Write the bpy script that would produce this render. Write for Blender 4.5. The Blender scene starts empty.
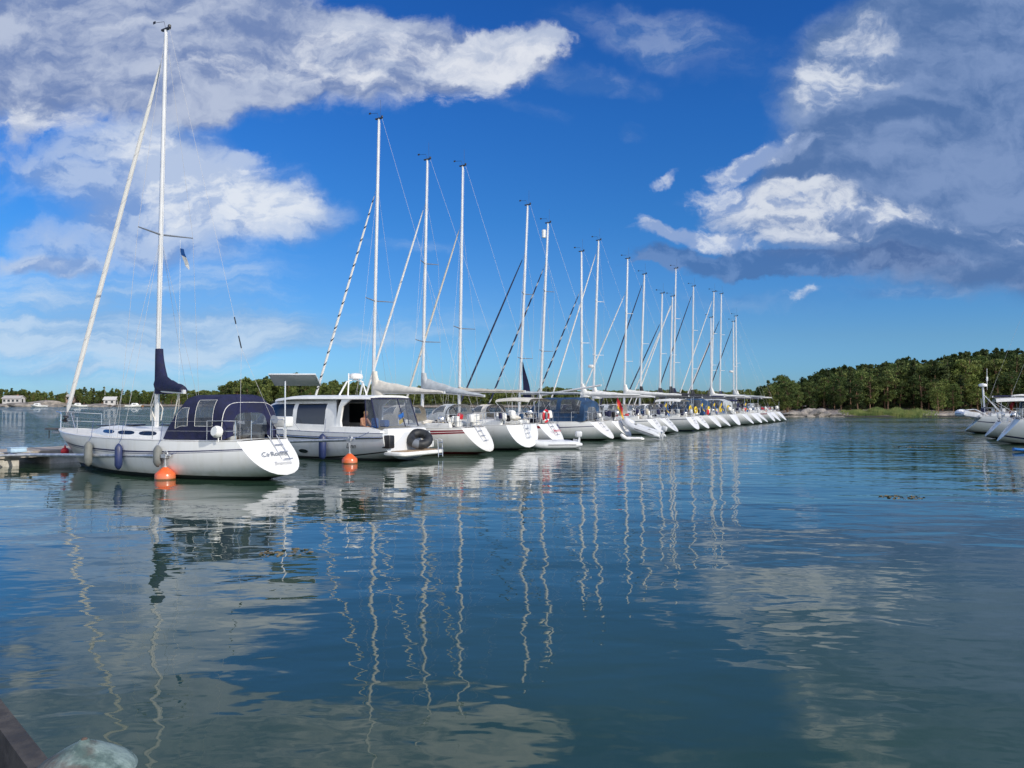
import bpy, math, random
from math import sin, cos, pi, radians, atan2, sqrt
from mathutils import Vector, Matrix, Euler

# ------------------------------------------------------------------ camera, sky, sun, exposure
scene = bpy.context.scene
COL = scene.collection
CAMH = 2.4
F = 769.0
PITCH = radians(1.30)
cam = bpy.data.cameras.new('camera')
cam.sensor_width = 36.0
cam.lens = F / 1024 * 36.0
cam.clip_end = 6000
cam.clip_start = 0.05
camo = bpy.data.objects.new('camera', cam)
camo.location = (0, 0, CAMH)
camo.rotation_euler = (radians(90) + PITCH, 0, 0)
COL.objects.link(camo)
scene.camera = camo

scene.view_settings.view_transform = 'Standard'
scene.view_settings.look = 'None'
scene.view_settings.exposure = 0.0
scene.view_settings.gamma = 1.0
scene.view_settings.use_curve_mapping = False
scene.cycles.max_bounces = 7
scene.cycles.transparent_max_bounces = 12
scene.cycles.caustics_reflective = False
scene.cycles.caustics_refractive = False

SUN_EL = radians(27)
SUN_AZ = radians(128)          # clockwise from +Y
sun_dir = Vector((sin(SUN_AZ) * cos(SUN_EL), cos(SUN_AZ) * cos(SUN_EL), sin(SUN_EL)))
sl = bpy.data.lights.new('sun', 'SUN')
sl.energy = 3.5
sl.angle = radians(0.5)
sl.color = (1.0, 0.93, 0.82)
slo = bpy.data.objects.new('sun', sl)
slo.rotation_euler = (-sun_dir).to_track_quat('-Z', 'Y').to_euler()
COL.objects.link(slo)

world = bpy.data.worlds.new("World")
scene.world = world
world.use_nodes = True
wt = world.node_tree
for n in list(wt.nodes):
    wt.nodes.remove(n)


class NT:
    """tiny helper to wire shader nodes"""
    def __init__(s, tree):
        s.t = tree

    def n(s, typ, **kw):
        nd = s.t.nodes.new(typ)
        for k, v in kw.items():
            setattr(nd, k, v)
        return nd

    def l(s, a, b):
        s.t.links.new(a, b)

    def _in(s, sock, v):
        if isinstance(v, bpy.types.NodeSocket):
            s.l(v, sock)
        else:
            sock.default_value = v

    def m(s, op, a, b=0.0, c=0.0, clamp=False):
        nd = s.n('ShaderNodeMath', operation=op, use_clamp=clamp)
        s._in(nd.inputs[0], a)
        s._in(nd.inputs[1], b)
        if op in ('MULTIPLY_ADD',):
            s._in(nd.inputs[2], c)
        return nd.outputs[0]

    def mr(s, v, a, b, c=0.0, d=1.0, smooth=True):
        nd = s.n('ShaderNodeMapRange')
        nd.interpolation_type = 'SMOOTHSTEP' if smooth else 'LINEAR'
        s._in(nd.inputs[0], v)
        nd.inputs[1].default_value = a
        nd.inputs[2].default_value = b
        nd.inputs[3].default_value = c
        nd.inputs[4].default_value = d
        return nd.outputs[0]

    def mix(s, f, a, b):
        nd = s.n('ShaderNodeMix', data_type='RGBA')
        s._in(nd.inputs[0], f)
        s._in(nd.inputs[6], a)
        s._in(nd.inputs[7], b)
        return nd.outputs[2]

    def noise(s, vec, scale, detail=4.0, rough=0.55, dist=0.0, dim='3D', lac=2.0):
        nd = s.n('ShaderNodeTexNoise', noise_dimensions=dim)
        s.l(vec, nd.inputs['Vector'])
        nd.inputs['Scale'].default_value = scale
        nd.inputs['Detail'].default_value = detail
        nd.inputs['Roughness'].default_value = rough
        nd.inputs['Lacunarity'].default_value = lac
        nd.inputs['Distortion'].default_value = dist
        return nd.outputs[0]


def rgb(r, g, b):
    """sRGB 0-255 to linear rgba"""
    def f(c):
        c /= 255.0
        return c / 12.92 if c <= 0.04045 else ((c + 0.055) / 1.055) ** 2.4
    return (f(r), f(g), f(b), 1.0)


W = NT(wt)
tc = W.n('ShaderNodeTexCoord')
sep = W.n('ShaderNodeSeparateXYZ')
W.l(tc.outputs['Generated'], sep.inputs[0])
sx, sy, sz = sep.outputs
yy = W.m('MAXIMUM', W.m('ABSOLUTE', sy), 0.12)
cu = W.m('DIVIDE', sx, yy)
cv = W.m('DIVIDE', W.m('ABSOLUTE', sz), yy)
cvec = W.n('ShaderNodeCombineXYZ')
W.l(cu, cvec.inputs[0])
W.l(cv, cvec.inputs[1])
# warp the cloud coordinates a little so that cloud outlines are ragged
wn = W.n('ShaderNodeTexNoise')
W.l(cvec.outputs[0], wn.inputs['Vector'])
wn.inputs['Scale'].default_value = 7.0
wn.inputs['Detail'].default_value = 6.0
wn.inputs['Roughness'].default_value = 0.6
wsub = W.n('ShaderNodeVectorMath', operation='SUBTRACT')
W.l(wn.outputs['Color'], wsub.inputs[0])
wsub.inputs[1].default_value = (0.5, 0.5, 0.5)
wsc = W.n('ShaderNodeVectorMath', operation='MULTIPLY')
W.l(wsub.outputs[0], wsc.inputs[0])
wsc.inputs[1].default_value = (0.13, 0.085, 0.0)
wadd = W.n('ShaderNodeVectorMath', operation='ADD')
W.l(cvec.outputs[0], wadd.inputs[0])
W.l(wsc.outputs[0], wadd.inputs[1])
CV = wadd.outputs[0]


def sky_uv(px, py):
    return (px - 512) / F, (401.5 - py) / F


def blob(px, py, rx, ry, rot=0.0, amp=1.0):
    """a soft ellipse in the sky, given by its direction"""
    u, v = sky_uv(px, py)
    mp = W.n('ShaderNodeMapping', vector_type='TEXTURE')
    W.l(CV, mp.inputs['Vector'])
    mp.inputs['Location'].default_value = (u, v, 0)
    mp.inputs['Rotation'].default_value = (0, 0, radians(rot))
    mp.inputs['Scale'].default_value = (rx / F, ry / F, 1)
    ln = W.n('ShaderNodeVectorMath', operation='LENGTH')
    W.l(mp.outputs[0], ln.inputs[0])
    return W.mr(ln.outputs['Value'], 1.25, 0.25, 0.0, amp)


def addup(lst):
    acc = lst[0]
    for x in lst[1:]:
        acc = W.m('ADD', acc, x)
    return acc

nmp = W.n('ShaderNodeMapping')
W.l(CV, nmp.inputs['Vector'])
nmp.inputs['Scale'].default_value = (1.0, 1.7, 1.0)
nmp.inputs['Location'].default_value = (3.1, 7.7, 0.4)
NZ = nmp.outputs[0]
N1 = W.noise(NZ, 5.2, 9.0, 0.58, dim='2D')
off = W.n('ShaderNodeVectorMath', operation='ADD')
W.l(NZ, off.inputs[0])
off.inputs[1].default_value = (-0.012, 0.030, 0.0)
N1B = W.noise(off.outputs[0], 5.2, 6.0, 0.58, dim='2D')
N2 = W.noise(NZ, 10.5, 8.0, 0.60, dim='2D')
nm3 = W.n('ShaderNodeMapping')
W.l(CV, nm3.inputs['Vector'])
nm3.inputs['Scale'].default_value = (1.0, 6.0, 1.0)
N3 = W.noise(nm3.outputs[0], 3.4, 8.0, 0.62, dim='2D')
nm4 = W.n('ShaderNodeMapping')
W.l(CV, nm4.inputs['Vector'])
nm4.inputs['Scale'].default_value = (1.0, 2.2, 1.0)
nm4.inputs['Rotation'].default_value = (0, 0, radians(-12))
N4 = W.noise(nm4.outputs[0], 13.0, 9.0, 0.62, dim='2D')
# relief: lit where the cloud thins towards the upper left
REL = W.m('ADD', W.m('MULTIPLY', W.m('SUBTRACT', N1, N1B), 2.3), W.m('ADD', W.m('MULTIPLY', N4, .45), .275))
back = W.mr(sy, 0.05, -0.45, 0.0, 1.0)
hz_ = W.mr(cv, 0.005, 0.05, 0.35, 1.0)


def layer(blobs, nz_, amp, lo, hi, mx_, c_dark, c_light, shade, slo=.35, shi=.65):
    """coverage and colour of one cloud layer"""
    bs_ = addup(blobs)
    f = W.m('ADD', bs_, W.m('MULTIPLY', W.m('SUBTRACT', nz_, 0.5), amp))
    d = W.m('MULTIPLY', W.mr(f, lo, hi, 0.0, mx_), W.m('MULTIPLY', hz_, W.mr(bs_, 0.03, 0.42)))
    return d, W.mix(W.mr(shade, slo, shi), rgb(*c_dark), rgb(*c_light))

LAYERS = [
    # thin veils low on the left
    layer([blob(90, 330, 280, 64, 0, .75), blob(260, 333, 280, 26, 0, .5), blob(60, 395, 360, 26, 0, .4), blob(150, 262, 200, 60, 0, .35),
           blob(560, 300, 220, 40, 0, .12), blob(400, 250, 80, 12, 0, .3), blob(30, 370, 110, 10, 0, .3)], N3, 1.3, .12, 1.0, .80, (140, 180, 224), (200, 219, 240), N3),
    # faint haze of cloud over the top right
    layer([blob(640, 25, 130, 34, -8, .6), blob(590, 74, 80, 20, -8, .6), blob(520, 103, 70, 14, -8, .4), blob(642, 127, 34, 18, 0, .5), blob(720, 60, 120, 60, 0, .45),
           blob(720, 300, 90, 14, 0, .3), blob(935, 296, 80, 10, 0, .7), blob(800, 300, 160, 24, 0, .3)], N1, 1.2, .22, 1.1, .50, (90, 130, 190), (172, 190, 220), N4),
    # upper left bank
    layer([blob(60, 22, 290, 78, 0, 1.3), blob(230, 50, 215, 66, 0, 1.2), blob(400, 52, 145, 54, -4, 1.2), blob(500, 50, 70, 28, 10, .9), blob(20, 95, 100, 45, 0, .7),
           blob(-120, 100, 180, 150, 0, .9), blob(200, -160, 520, 150, 0, .9), blob(130, 112, 110, 22, 0, .5)], N1, 2.2, .26, 1.0, .96, (118, 140, 186), (188, 199, 222), REL, .18, .82),
    layer([blob(440, 58, 130, 44, 0, .85), blob(505, 48, 70, 26, 8, .7), blob(330, 48, 80, 38, 0, .6), blob(210, 60, 90, 26, 0, .5), blob(30, 108, 90, 38, 0, .5), blob(90, 20, 90, 26, 0, .25), blob(545, 42, 34, 12, 15, .5)],
          REL, 1.5, .30, 1.15, .80, (184, 197, 222), (238, 241, 248), N4, .30, .70),
    # pale cloud behind the first mast
    layer([blob(185, 190, 170, 72, -12, 1.1), blob(262, 206, 86, 38, -10, .8), blob(100, 240, 120, 44, 0, .75), blob(20, 175, 70, 34, 0, .45), blob(45, 266, 70, 10, 0, .6), blob(120, 135, 90, 24, 0, .5)],
          N1, 1.3, .15, 1.05, .80, (136, 164, 212), (190, 206, 232), REL),
    layer([blob(205, 190, 130, 60, -16, 1.15), blob(285, 206, 54, 26, -10, .7), blob(160, 145, 100, 24, -10, .6), blob(40, 265, 50, 8, 0, .55), blob(20, 110, 60, 50, 0, .4), blob(250, 150, 22, 8, 0, .6)],
          N4, 1.5, .25, 1.25, .80, (196, 211, 236), (238, 243, 250), REL),
    # the large slate bank on the right
    layer([blob(990, 90, 200, 175, 0, 1.6), blob(890, 180, 160, 120, 0, 1.1), blob(840, 60, 90, 78, 20, .9), blob(810, 215, 130, 44, -4, .8), blob(1000, 255, 160, 52, 0, 1.0), blob(1100, 100, 220, 280, 0, 1.3),
           blob(790, 165, 60, 30, 12, .55)], N1, 1.5, .25, 1.3, .92, (88, 120, 170), (132, 156, 198), W.m('ADD', W.m('MULTIPLY', N1, .6), W.m('MULTIPLY', REL, .4)), .3, .7),
    layer([blob(862, 55, 76, 52, 20, .55), blob(815, 85, 44, 36, 0, .6), blob(780, 152, 84, 17, 14, 1.15), blob(742, 166, 34, 12, 20, .8), blob(750, 194, 74, 20, 4, 1.0), blob(810, 195, 70, 26, 0, .5),
           blob(695, 237, 95, 13, -8, 1.3), blob(650, 226, 34, 9, -20, .9), blob(820, 222, 130, 28, 0, .8), blob(1000, 232, 90, 24, 0, .45), blob(806, 296, 24, 9, 8, .85), blob(663, 176, 24, 10, 25, .6),
           blob(900, 215, 80, 20, 0, .3)], W.m('ADD', W.m('MULTIPLY', N4, .55), W.m('MULTIPLY', REL, .45)), 2.0, .30, 1.2, .74, (160, 180, 218), (240, 244, 250), REL, .38, .68),
    # dark ragged strip below it
    layer([blob(725, 262, 140, 20, -4, 1.1), blob(830, 264, 130, 19, 2, .95), blob(665, 262, 44, 8, 0, .7), blob(940, 262, 90, 14, 0, .5)], N4, 2.2, .34, 1.0, .68, (80, 110, 162), (116, 142, 188), REL, .4, .7),
]

sky = W.n('ShaderNodeTexSky', sky_type='NISHITA')
sky.sun_disc = False
sky.sun_elevation = SUN_EL
sky.sun_rotation = SUN_AZ
sky.air_density = 1.0
sky.dust_density = 0.35
sky.ozone_density = 3.0
hs = W.n('ShaderNodeHueSaturation')
hs.inputs['Saturation'].default_value = 1.12
W.l(sky.outputs[0], hs.inputs['Color'])
tr_ = W.n('ShaderNodeValToRGB')
W.l(W.m('MULTIPLY', cv, 1.6, 0, True), tr_.inputs[0])
te = tr_.color_ramp.elements
te[0].position = 0.0
te[0].color = (.40, .70, 1.22, 1)
te[1].position = 0.80
te[1].color = (.18, .58, 1.13, 1)
for p, c in ((.066, (.36, .69, 1.22, 1)), (.138, (.38, .66, 1.04, 1)), (.378, (.25, .64, 1.07, 1)), (.6, (.21, .63, 1.14, 1))):
    e = te.new(p)
    e.color = c
tm = W.n('ShaderNodeVectorMath', operation='MULTIPLY')
W.l(hs.outputs[0], tm.inputs[0])
W.l(tr_.outputs[0], tm.inputs[1])
bg1 = W.n('ShaderNodeBackground')
W.l(tm.outputs[0], bg1.inputs[0])
bg1.inputs[1].default_value = 0.115
sh = bg1.outputs[0]
for d, c in LAYERS:
    bgl = W.n('ShaderNodeBackground')
    W.l(c, bgl.inputs[0])
    bgl.inputs[1].default_value = 0.95
    mxl = W.n('ShaderNodeMixShader')
    W.l(d, mxl.inputs[0])
    W.l(sh, mxl.inputs[1])
    W.l(bgl.outputs[0], mxl.inputs[2])
    sh = mxl.outputs[0]
# unseen broken cloud added behind the viewer, brightened to fill the shaded hull sides
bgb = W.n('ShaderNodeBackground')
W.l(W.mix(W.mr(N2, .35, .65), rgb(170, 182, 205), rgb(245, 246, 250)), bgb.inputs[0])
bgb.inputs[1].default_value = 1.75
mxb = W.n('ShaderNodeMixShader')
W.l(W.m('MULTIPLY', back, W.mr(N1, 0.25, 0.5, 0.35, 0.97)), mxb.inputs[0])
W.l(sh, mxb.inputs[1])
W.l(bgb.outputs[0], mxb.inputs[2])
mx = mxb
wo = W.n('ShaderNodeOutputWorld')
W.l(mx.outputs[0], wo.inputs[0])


def P(px, py, D):
    """point at depth D (metres along +Y) seen at photo pixel px, py"""
    x = (px - 512) / F
    y = (384 - py) / F
    wy = cos(PITCH) - y * sin(PITCH)
    wz = sin(PITCH) + y * cos(PITCH)
    k = D / wy
    return Vector((x * k, D, CAMH + wz * k))


# ------------------------------------------------------------------ materials
MATS = {}


def mat(name, col, rough=0.5, metal=0.0, var=0.0, vscale=3.0, bump=0.0, bscale=20.0, coat=0.0, alpha=1.0, col2=None, spec=0.5, dirt=0.0):
    if name in MATS:
        return MATS[name]
    m = bpy.data.materials.new(name)
    m.use_nodes = True
    t = NT(m.node_tree)
    bs = m.node_tree.nodes['Principled BSDF']
    bs.inputs['Roughness'].default_value = rough
    bs.inputs['Metallic'].default_value = metal
    bs.inputs['Coat Weight'].default_value = coat
    bs.inputs['Coat Roughness'].default_value = 0.08
    bs.inputs['Specular IOR Level'].default_value = spec
    c = (*col[:3], 1.0)
    if var > 0 or col2 is not None or bump > 0 or dirt > 0:
        tcn = t.n('ShaderNodeTexCoord')
        vec = tcn.outputs['Object']
        nz = t.noise(vec, vscale, 5.0, 0.6)
        c2 = (*col2[:3], 1.0) if col2 is not None else tuple(min(1, x * (1 + var)) for x in c[:3]) + (1.0,)
        c1 = c if col2 is not None else tuple(x * (1 - var) for x in c[:3]) + (1.0,)
        f = t.mr(nz, 0.36, 0.64)
        out = t.mix(f, c1, c2)
        if dirt > 0:
            mpp = t.n('ShaderNodeMapping')
            t.l(vec, mpp.inputs['Vector'])
            mpp.inputs['Scale'].default_value = (6.0, 6.0, 0.7)
            st = t.noise(mpp.outputs[0], 1.0, 4.0, 0.6)
            out = t.mix(t.mr(st, 0.52, 0.8, 0.0, dirt), out, (0.20, 0.18, 0.13, 1))
        t.l(out, bs.inputs['Base Color'])
        t.l(t.mr(nz, 0.3, 0.7, rough * 0.85, min(1, rough * 1.2)), bs.inputs['Roughness'])
        if bump > 0:
            b = t.n('ShaderNodeBump')
            b.inputs['Strength'].default_value = 1.0
            b.inputs['Distance'].default_value = bump
            t.l(t.noise(vec, bscale, 4.0, 0.6), b.inputs['Height'])
            t.l(b.outputs[0], bs.inputs['Normal'])
    else:
        bs.inputs['Base Color'].default_value = c
    if alpha < 1:
        bs.inputs['Alpha'].default_value = alpha
    MATS[name] = m
    return m


def hull_mat(name, top, boot, boot_z=0.12, line=None, below=(0.02, 0.02, 0.025)):
    """gelcoat with antifouling below the waterline, a boot stripe, faint streaks of dirt"""
    if name in MATS:
        return MATS[name]
    m = bpy.data.materials.new(name)
    m.use_nodes = True
    t = NT(m.node_tree)
    bs = m.node_tree.nodes['Principled BSDF']
    tcn = t.n('ShaderNodeTexCoord')
    vec = tcn.outputs['Object']
    s = t.n('ShaderNodeSeparateXYZ')
    t.l(vec, s.inputs[0])
    z = s.outputs[2]
    mp = t.n('ShaderNodeMapping')
    t.l(vec, mp.inputs['Vector'])
    mp.inputs['Scale'].default_value = (5.0, 5.0, 0.5)
    st = t.noise(mp.outputs[0], 1.2, 5.0, 0.6)
    topc = t.mix(t.mr(st, 0.45, 0.75, 0.0, 0.35), (*top, 1), (top[0] * .82, top[1] * .80, top[2] * .72, 1))
    # waterline scum, strongest just above the water
    sc = t.m('MULTIPLY', t.mr(z, boot_z + 0.22, boot_z, 0, 1), t.mr(t.noise(vec, 3.0, 4, .6), .3, .7, .2, .8))
    topc = t.mix(t.m('MULTIPLY', sc, 0.5), topc, (0.33, 0.29, 0.18, 1))
    k1 = t.m('GREATER_THAN', z, boot_z)
    c = t.mix(k1, (*boot, 1), topc)
    if line is not None:
        k2 = t.m('MULTIPLY', t.m('GREATER_THAN', z, boot_z + 0.05), t.m('LESS_THAN', z, boot_z + 0.10))
        c = t.mix(k2, c, (*line, 1))
    k3 = t.m('LESS_THAN', z, 0.0)
    c = t.mix(k3, c, (*below, 1))
    t.l(c, bs.inputs['Base Color'])
    bs.inputs['Roughness'].default_value = 0.28
    bs.inputs['Coat Weight'].default_value = 0.3
    bs.inputs['Coat Roughness'].default_value = 0.15
    bp = t.n('ShaderNodeBump')
    bp.inputs['Distance'].default_value = 0.012
    t.l(t.noise(vec, 0.9, 2, .5), bp.inputs['Height'])
    t.l(bp.outputs[0], bs.inputs['Normal'])
    MATS[name] = m
    return m

WHITE = (0.80, 0.80, 0.78)
gel = mat('gelcoat', (0.80, 0.80, 0.77), 0.35, var=0.05, vscale=2, dirt=0.25)
gelgrey = mat('gelcoat_grey', (0.62, 0.64, 0.66), 0.35, var=0.05, vscale=2, dirt=0.2)
deckm = mat('deck_nonslip', (0.70, 0.69, 0.64), 0.7, var=0.08, vscale=6, dirt=0.15)
teak = mat('teak', (0.30, 0.20, 0.12), 0.7, col2=(0.38, 0.29, 0.2), vscale=9)
alu = mat('mast_aluminium', (0.80, 0.79, 0.76), 0.36, 0.3, var=0.06, vscale=1.5)
whitemast = mat('mast_white', (0.78, 0.77, 0.74), 0.4, 0.0, var=0.05, vscale=1.5)
steel = mat('stainless_steel', (0.72, 0.72, 0.72), 0.25, 0.9)
wire = mat('rigging_wire', (0.42, 0.42, 0.43), 0.6, 0.2)
ropew = mat('rope_white', (0.70, 0.68, 0.62), 0.8)
ropeb = mat('rope_blue', (0.05, 0.08, 0.2), 0.8)
black = mat('black_plastic', (0.015, 0.015, 0.017), 0.45, var=0.3)
rubber = mat('black_rubber', (0.02, 0.022, 0.025), 0.55, var=0.4, vscale=5, bump=0.004, bscale=8)
glassd = mat('dark_window', (0.015, 0.02, 0.025), 0.06, coat=0.5)
navy = mat('navy_canvas', (0.011, 0.014, 0.052), 0.85, var=0.25, vscale=4, bump=0.03, bscale=5)
blue = mat('blue_canvas', (0.018, 0.055, 0.125), 0.85, var=0.25, vscale=4, bump=0.03, bscale=5)
cream = mat('cream_canvas', (0.66, 0.62, 0.54), 0.85, var=0.08, vscale=4, bump=0.03, bscale=5)
greyc = mat('grey_canvas', (0.42, 0.45, 0.47), 0.85, var=0.1, vscale=4, bump=0.03, bscale=5)
whitec = mat('white_canvas', (0.74, 0.73, 0.69), 0.85, var=0.07, vscale=4, bump=0.03, bscale=5)
beige = mat('beige_canvas', (0.50, 0.46, 0.38), 0.85, var=0.1, vscale=4, bump=0.03, bscale=5)
blackc = mat('black_canvas', (0.03, 0.032, 0.04), 0.85, var=0.2, vscale=4, bump=0.03, bscale=5)
CANVAS = dict(navy=navy, blue=blue, cream=cream, grey=greyc, white=whitec, beige=beige, black=blackc)
orange = hull_mat('buoy_orange', (0.78, 0.13, 0.03), (0.16, 0.07, 0.02), .035, below=(.05, .05, .02))
redm = mat('red_paint', (0.55, 0.02, 0.03), 0.45, var=0.1)
dred = mat('dark_red_stripe', (0.20, 0.01, 0.02), 0.35)
navyp = mat('navy_stripe', (0.02, 0.025, 0.09), 0.35)
greyp = mat('grey_stripe', (0.16, 0.18, 0.21), 0.4)
blackp = mat('black_stripe', (0.02, 0.02, 0.022), 0.4)
yellow = mat('yellow_fabric', (0.75, 0.52, 0.03), 0.7, var=0.1)
bluef = mat('blue_fender', (0.02, 0.035, 0.12), 0.45, var=0.15, dirt=0.4)
greyf = mat('grey_fender', (0.17, 0.18, 0.175), 0.6, var=0.15, dirt=0.5)
flagblue = mat('flag_blue', (0.01, 0.10, 0.35), 0.8)
skin = mat('skin', (0.55, 0.27, 0.16), 0.55, var=0.08, vscale=8)
hair = mat('hair_blond', (0.42, 0.27, 0.13), 0.8, var=0.2, vscale=30)
shorts = mat('shorts_cloth', (0.05, 0.07, 0.14), 0.9)
solar = mat('solar_cells', (0.05, 0.07, 0.10), 0.2, var=0.2, vscale=5, coat=0.6)
concrete = mat('concrete', (0.56, 0.53, 0.47), 0.9, col2=(0.42, 0.40, 0.35), vscale=3, bump=0.01, bscale=14, dirt=0.4)
planks = mat('dock_planks', (0.46, 0.40, 0.33), 0.85, col2=(0.36, 0.31, 0.26), vscale=4, bump=0.01, bscale=10)
granite = mat('granite', (0.34, 0.30, 0.26), 0.9, col2=(0.16, 0.15, 0.14), vscale=0.45, bump=0.5, bscale=0.6)
galv = mat('galvanised_steel', (0.50, 0.52, 0.54), 0.45, 0.6, var=0.15, vscale=8)


def vinyl_mat():
    m = bpy.data.materials.new('clear_vinyl')
    m.use_nodes = True
    t = NT(m.node_tree)
    for n in list(m.node_tree.nodes):
        m.node_tree.nodes.remove(n)
    tr = t.n('ShaderNodeBsdfTransparent')
    tr.inputs[0].default_value = (0.80, 0.83, 0.86, 1)
    gl = t.n('ShaderNodeBsdfPrincipled')
    gl.inputs['Base Color'].default_value = (0.16, 0.18, 0.21, 1)
    gl.inputs['Roughness'].default_value = 0.12
    tcn = t.n('ShaderNodeTexCoord')
    b = t.n('ShaderNodeBump')
    b.inputs['Distance'].default_value = 0.05
    t.l(t.noise(tcn.outputs['Object'], 3.0, 3, .5, .6), b.inputs['Height'])
    t.l(b.outputs[0], gl.inputs['Normal'])
    mxn = t.n('ShaderNodeMixShader')
    fr = t.n('ShaderNodeLayerWeight')
    fr.inputs[0].default_value = 0.35
    t.l(b.outputs[0], fr.inputs['Normal'])
    t.l(t.mr(fr.outputs['Facing'], 0.0, 0.9, 0.30, 0.75), mxn.inputs[0])
    t.l(tr.outputs[0], mxn.inputs[1])
    t.l(gl.outputs[0], mxn.inputs[2])
    o = t.n('ShaderNodeOutputMaterial')
    t.l(mxn.outputs[0], o.inputs[0])
    MATS['vinyl'] = m
    return m

vinyl = vinyl_mat()


def furl_mat(name, base, tick, pitch=0.55, width=0.12):
    m = bpy.data.materials.new(name)
    m.use_nodes = True
    t = NT(m.node_tree)
    bs = m.node_tree.nodes['Principled BSDF']
    tcn = t.n('ShaderNodeTexCoord')
    s = t.n('ShaderNodeSeparateXYZ')
    t.l(tcn.outputs['Object'], s.inputs[0])
    fr = t.m('FRACT', t.m('ADD', t.m('DIVIDE', s.outputs[2], pitch), t.m('MULTIPLY', s.outputs[1], 2.5)))
    t.l(t.mix(t.m('LESS_THAN', fr, width), (*base, 1), (*tick, 1)), bs.inputs['Base Color'])
    bs.inputs['Roughness'].default_value = 0.8
    return m

FURL = dict(white=furl_mat('furl_white', (0.76, 0.75, 0.72), (0.60, 0.60, 0.60), 0.8, 0.08),
            whitedot=furl_mat('furl_white_ticks', (0.76, 0.75, 0.72), (0.03, 0.03, 0.04), 0.62, 0.16),
            navy=furl_mat('furl_navy', (0.018, 0.022, 0.06), (0.05, 0.06, 0.10), 0.7, 0.1),
            navydot=furl_mat('furl_navy_ticks', (0.018, 0.022, 0.06), (0.45, 0.45, 0.45), 0.8, 0.28),
            beige=furl_mat('furl_beige', (0.60, 0.57, 0.50), (0.45, 0.42, 0.37), 0.8, 0.08))


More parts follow.
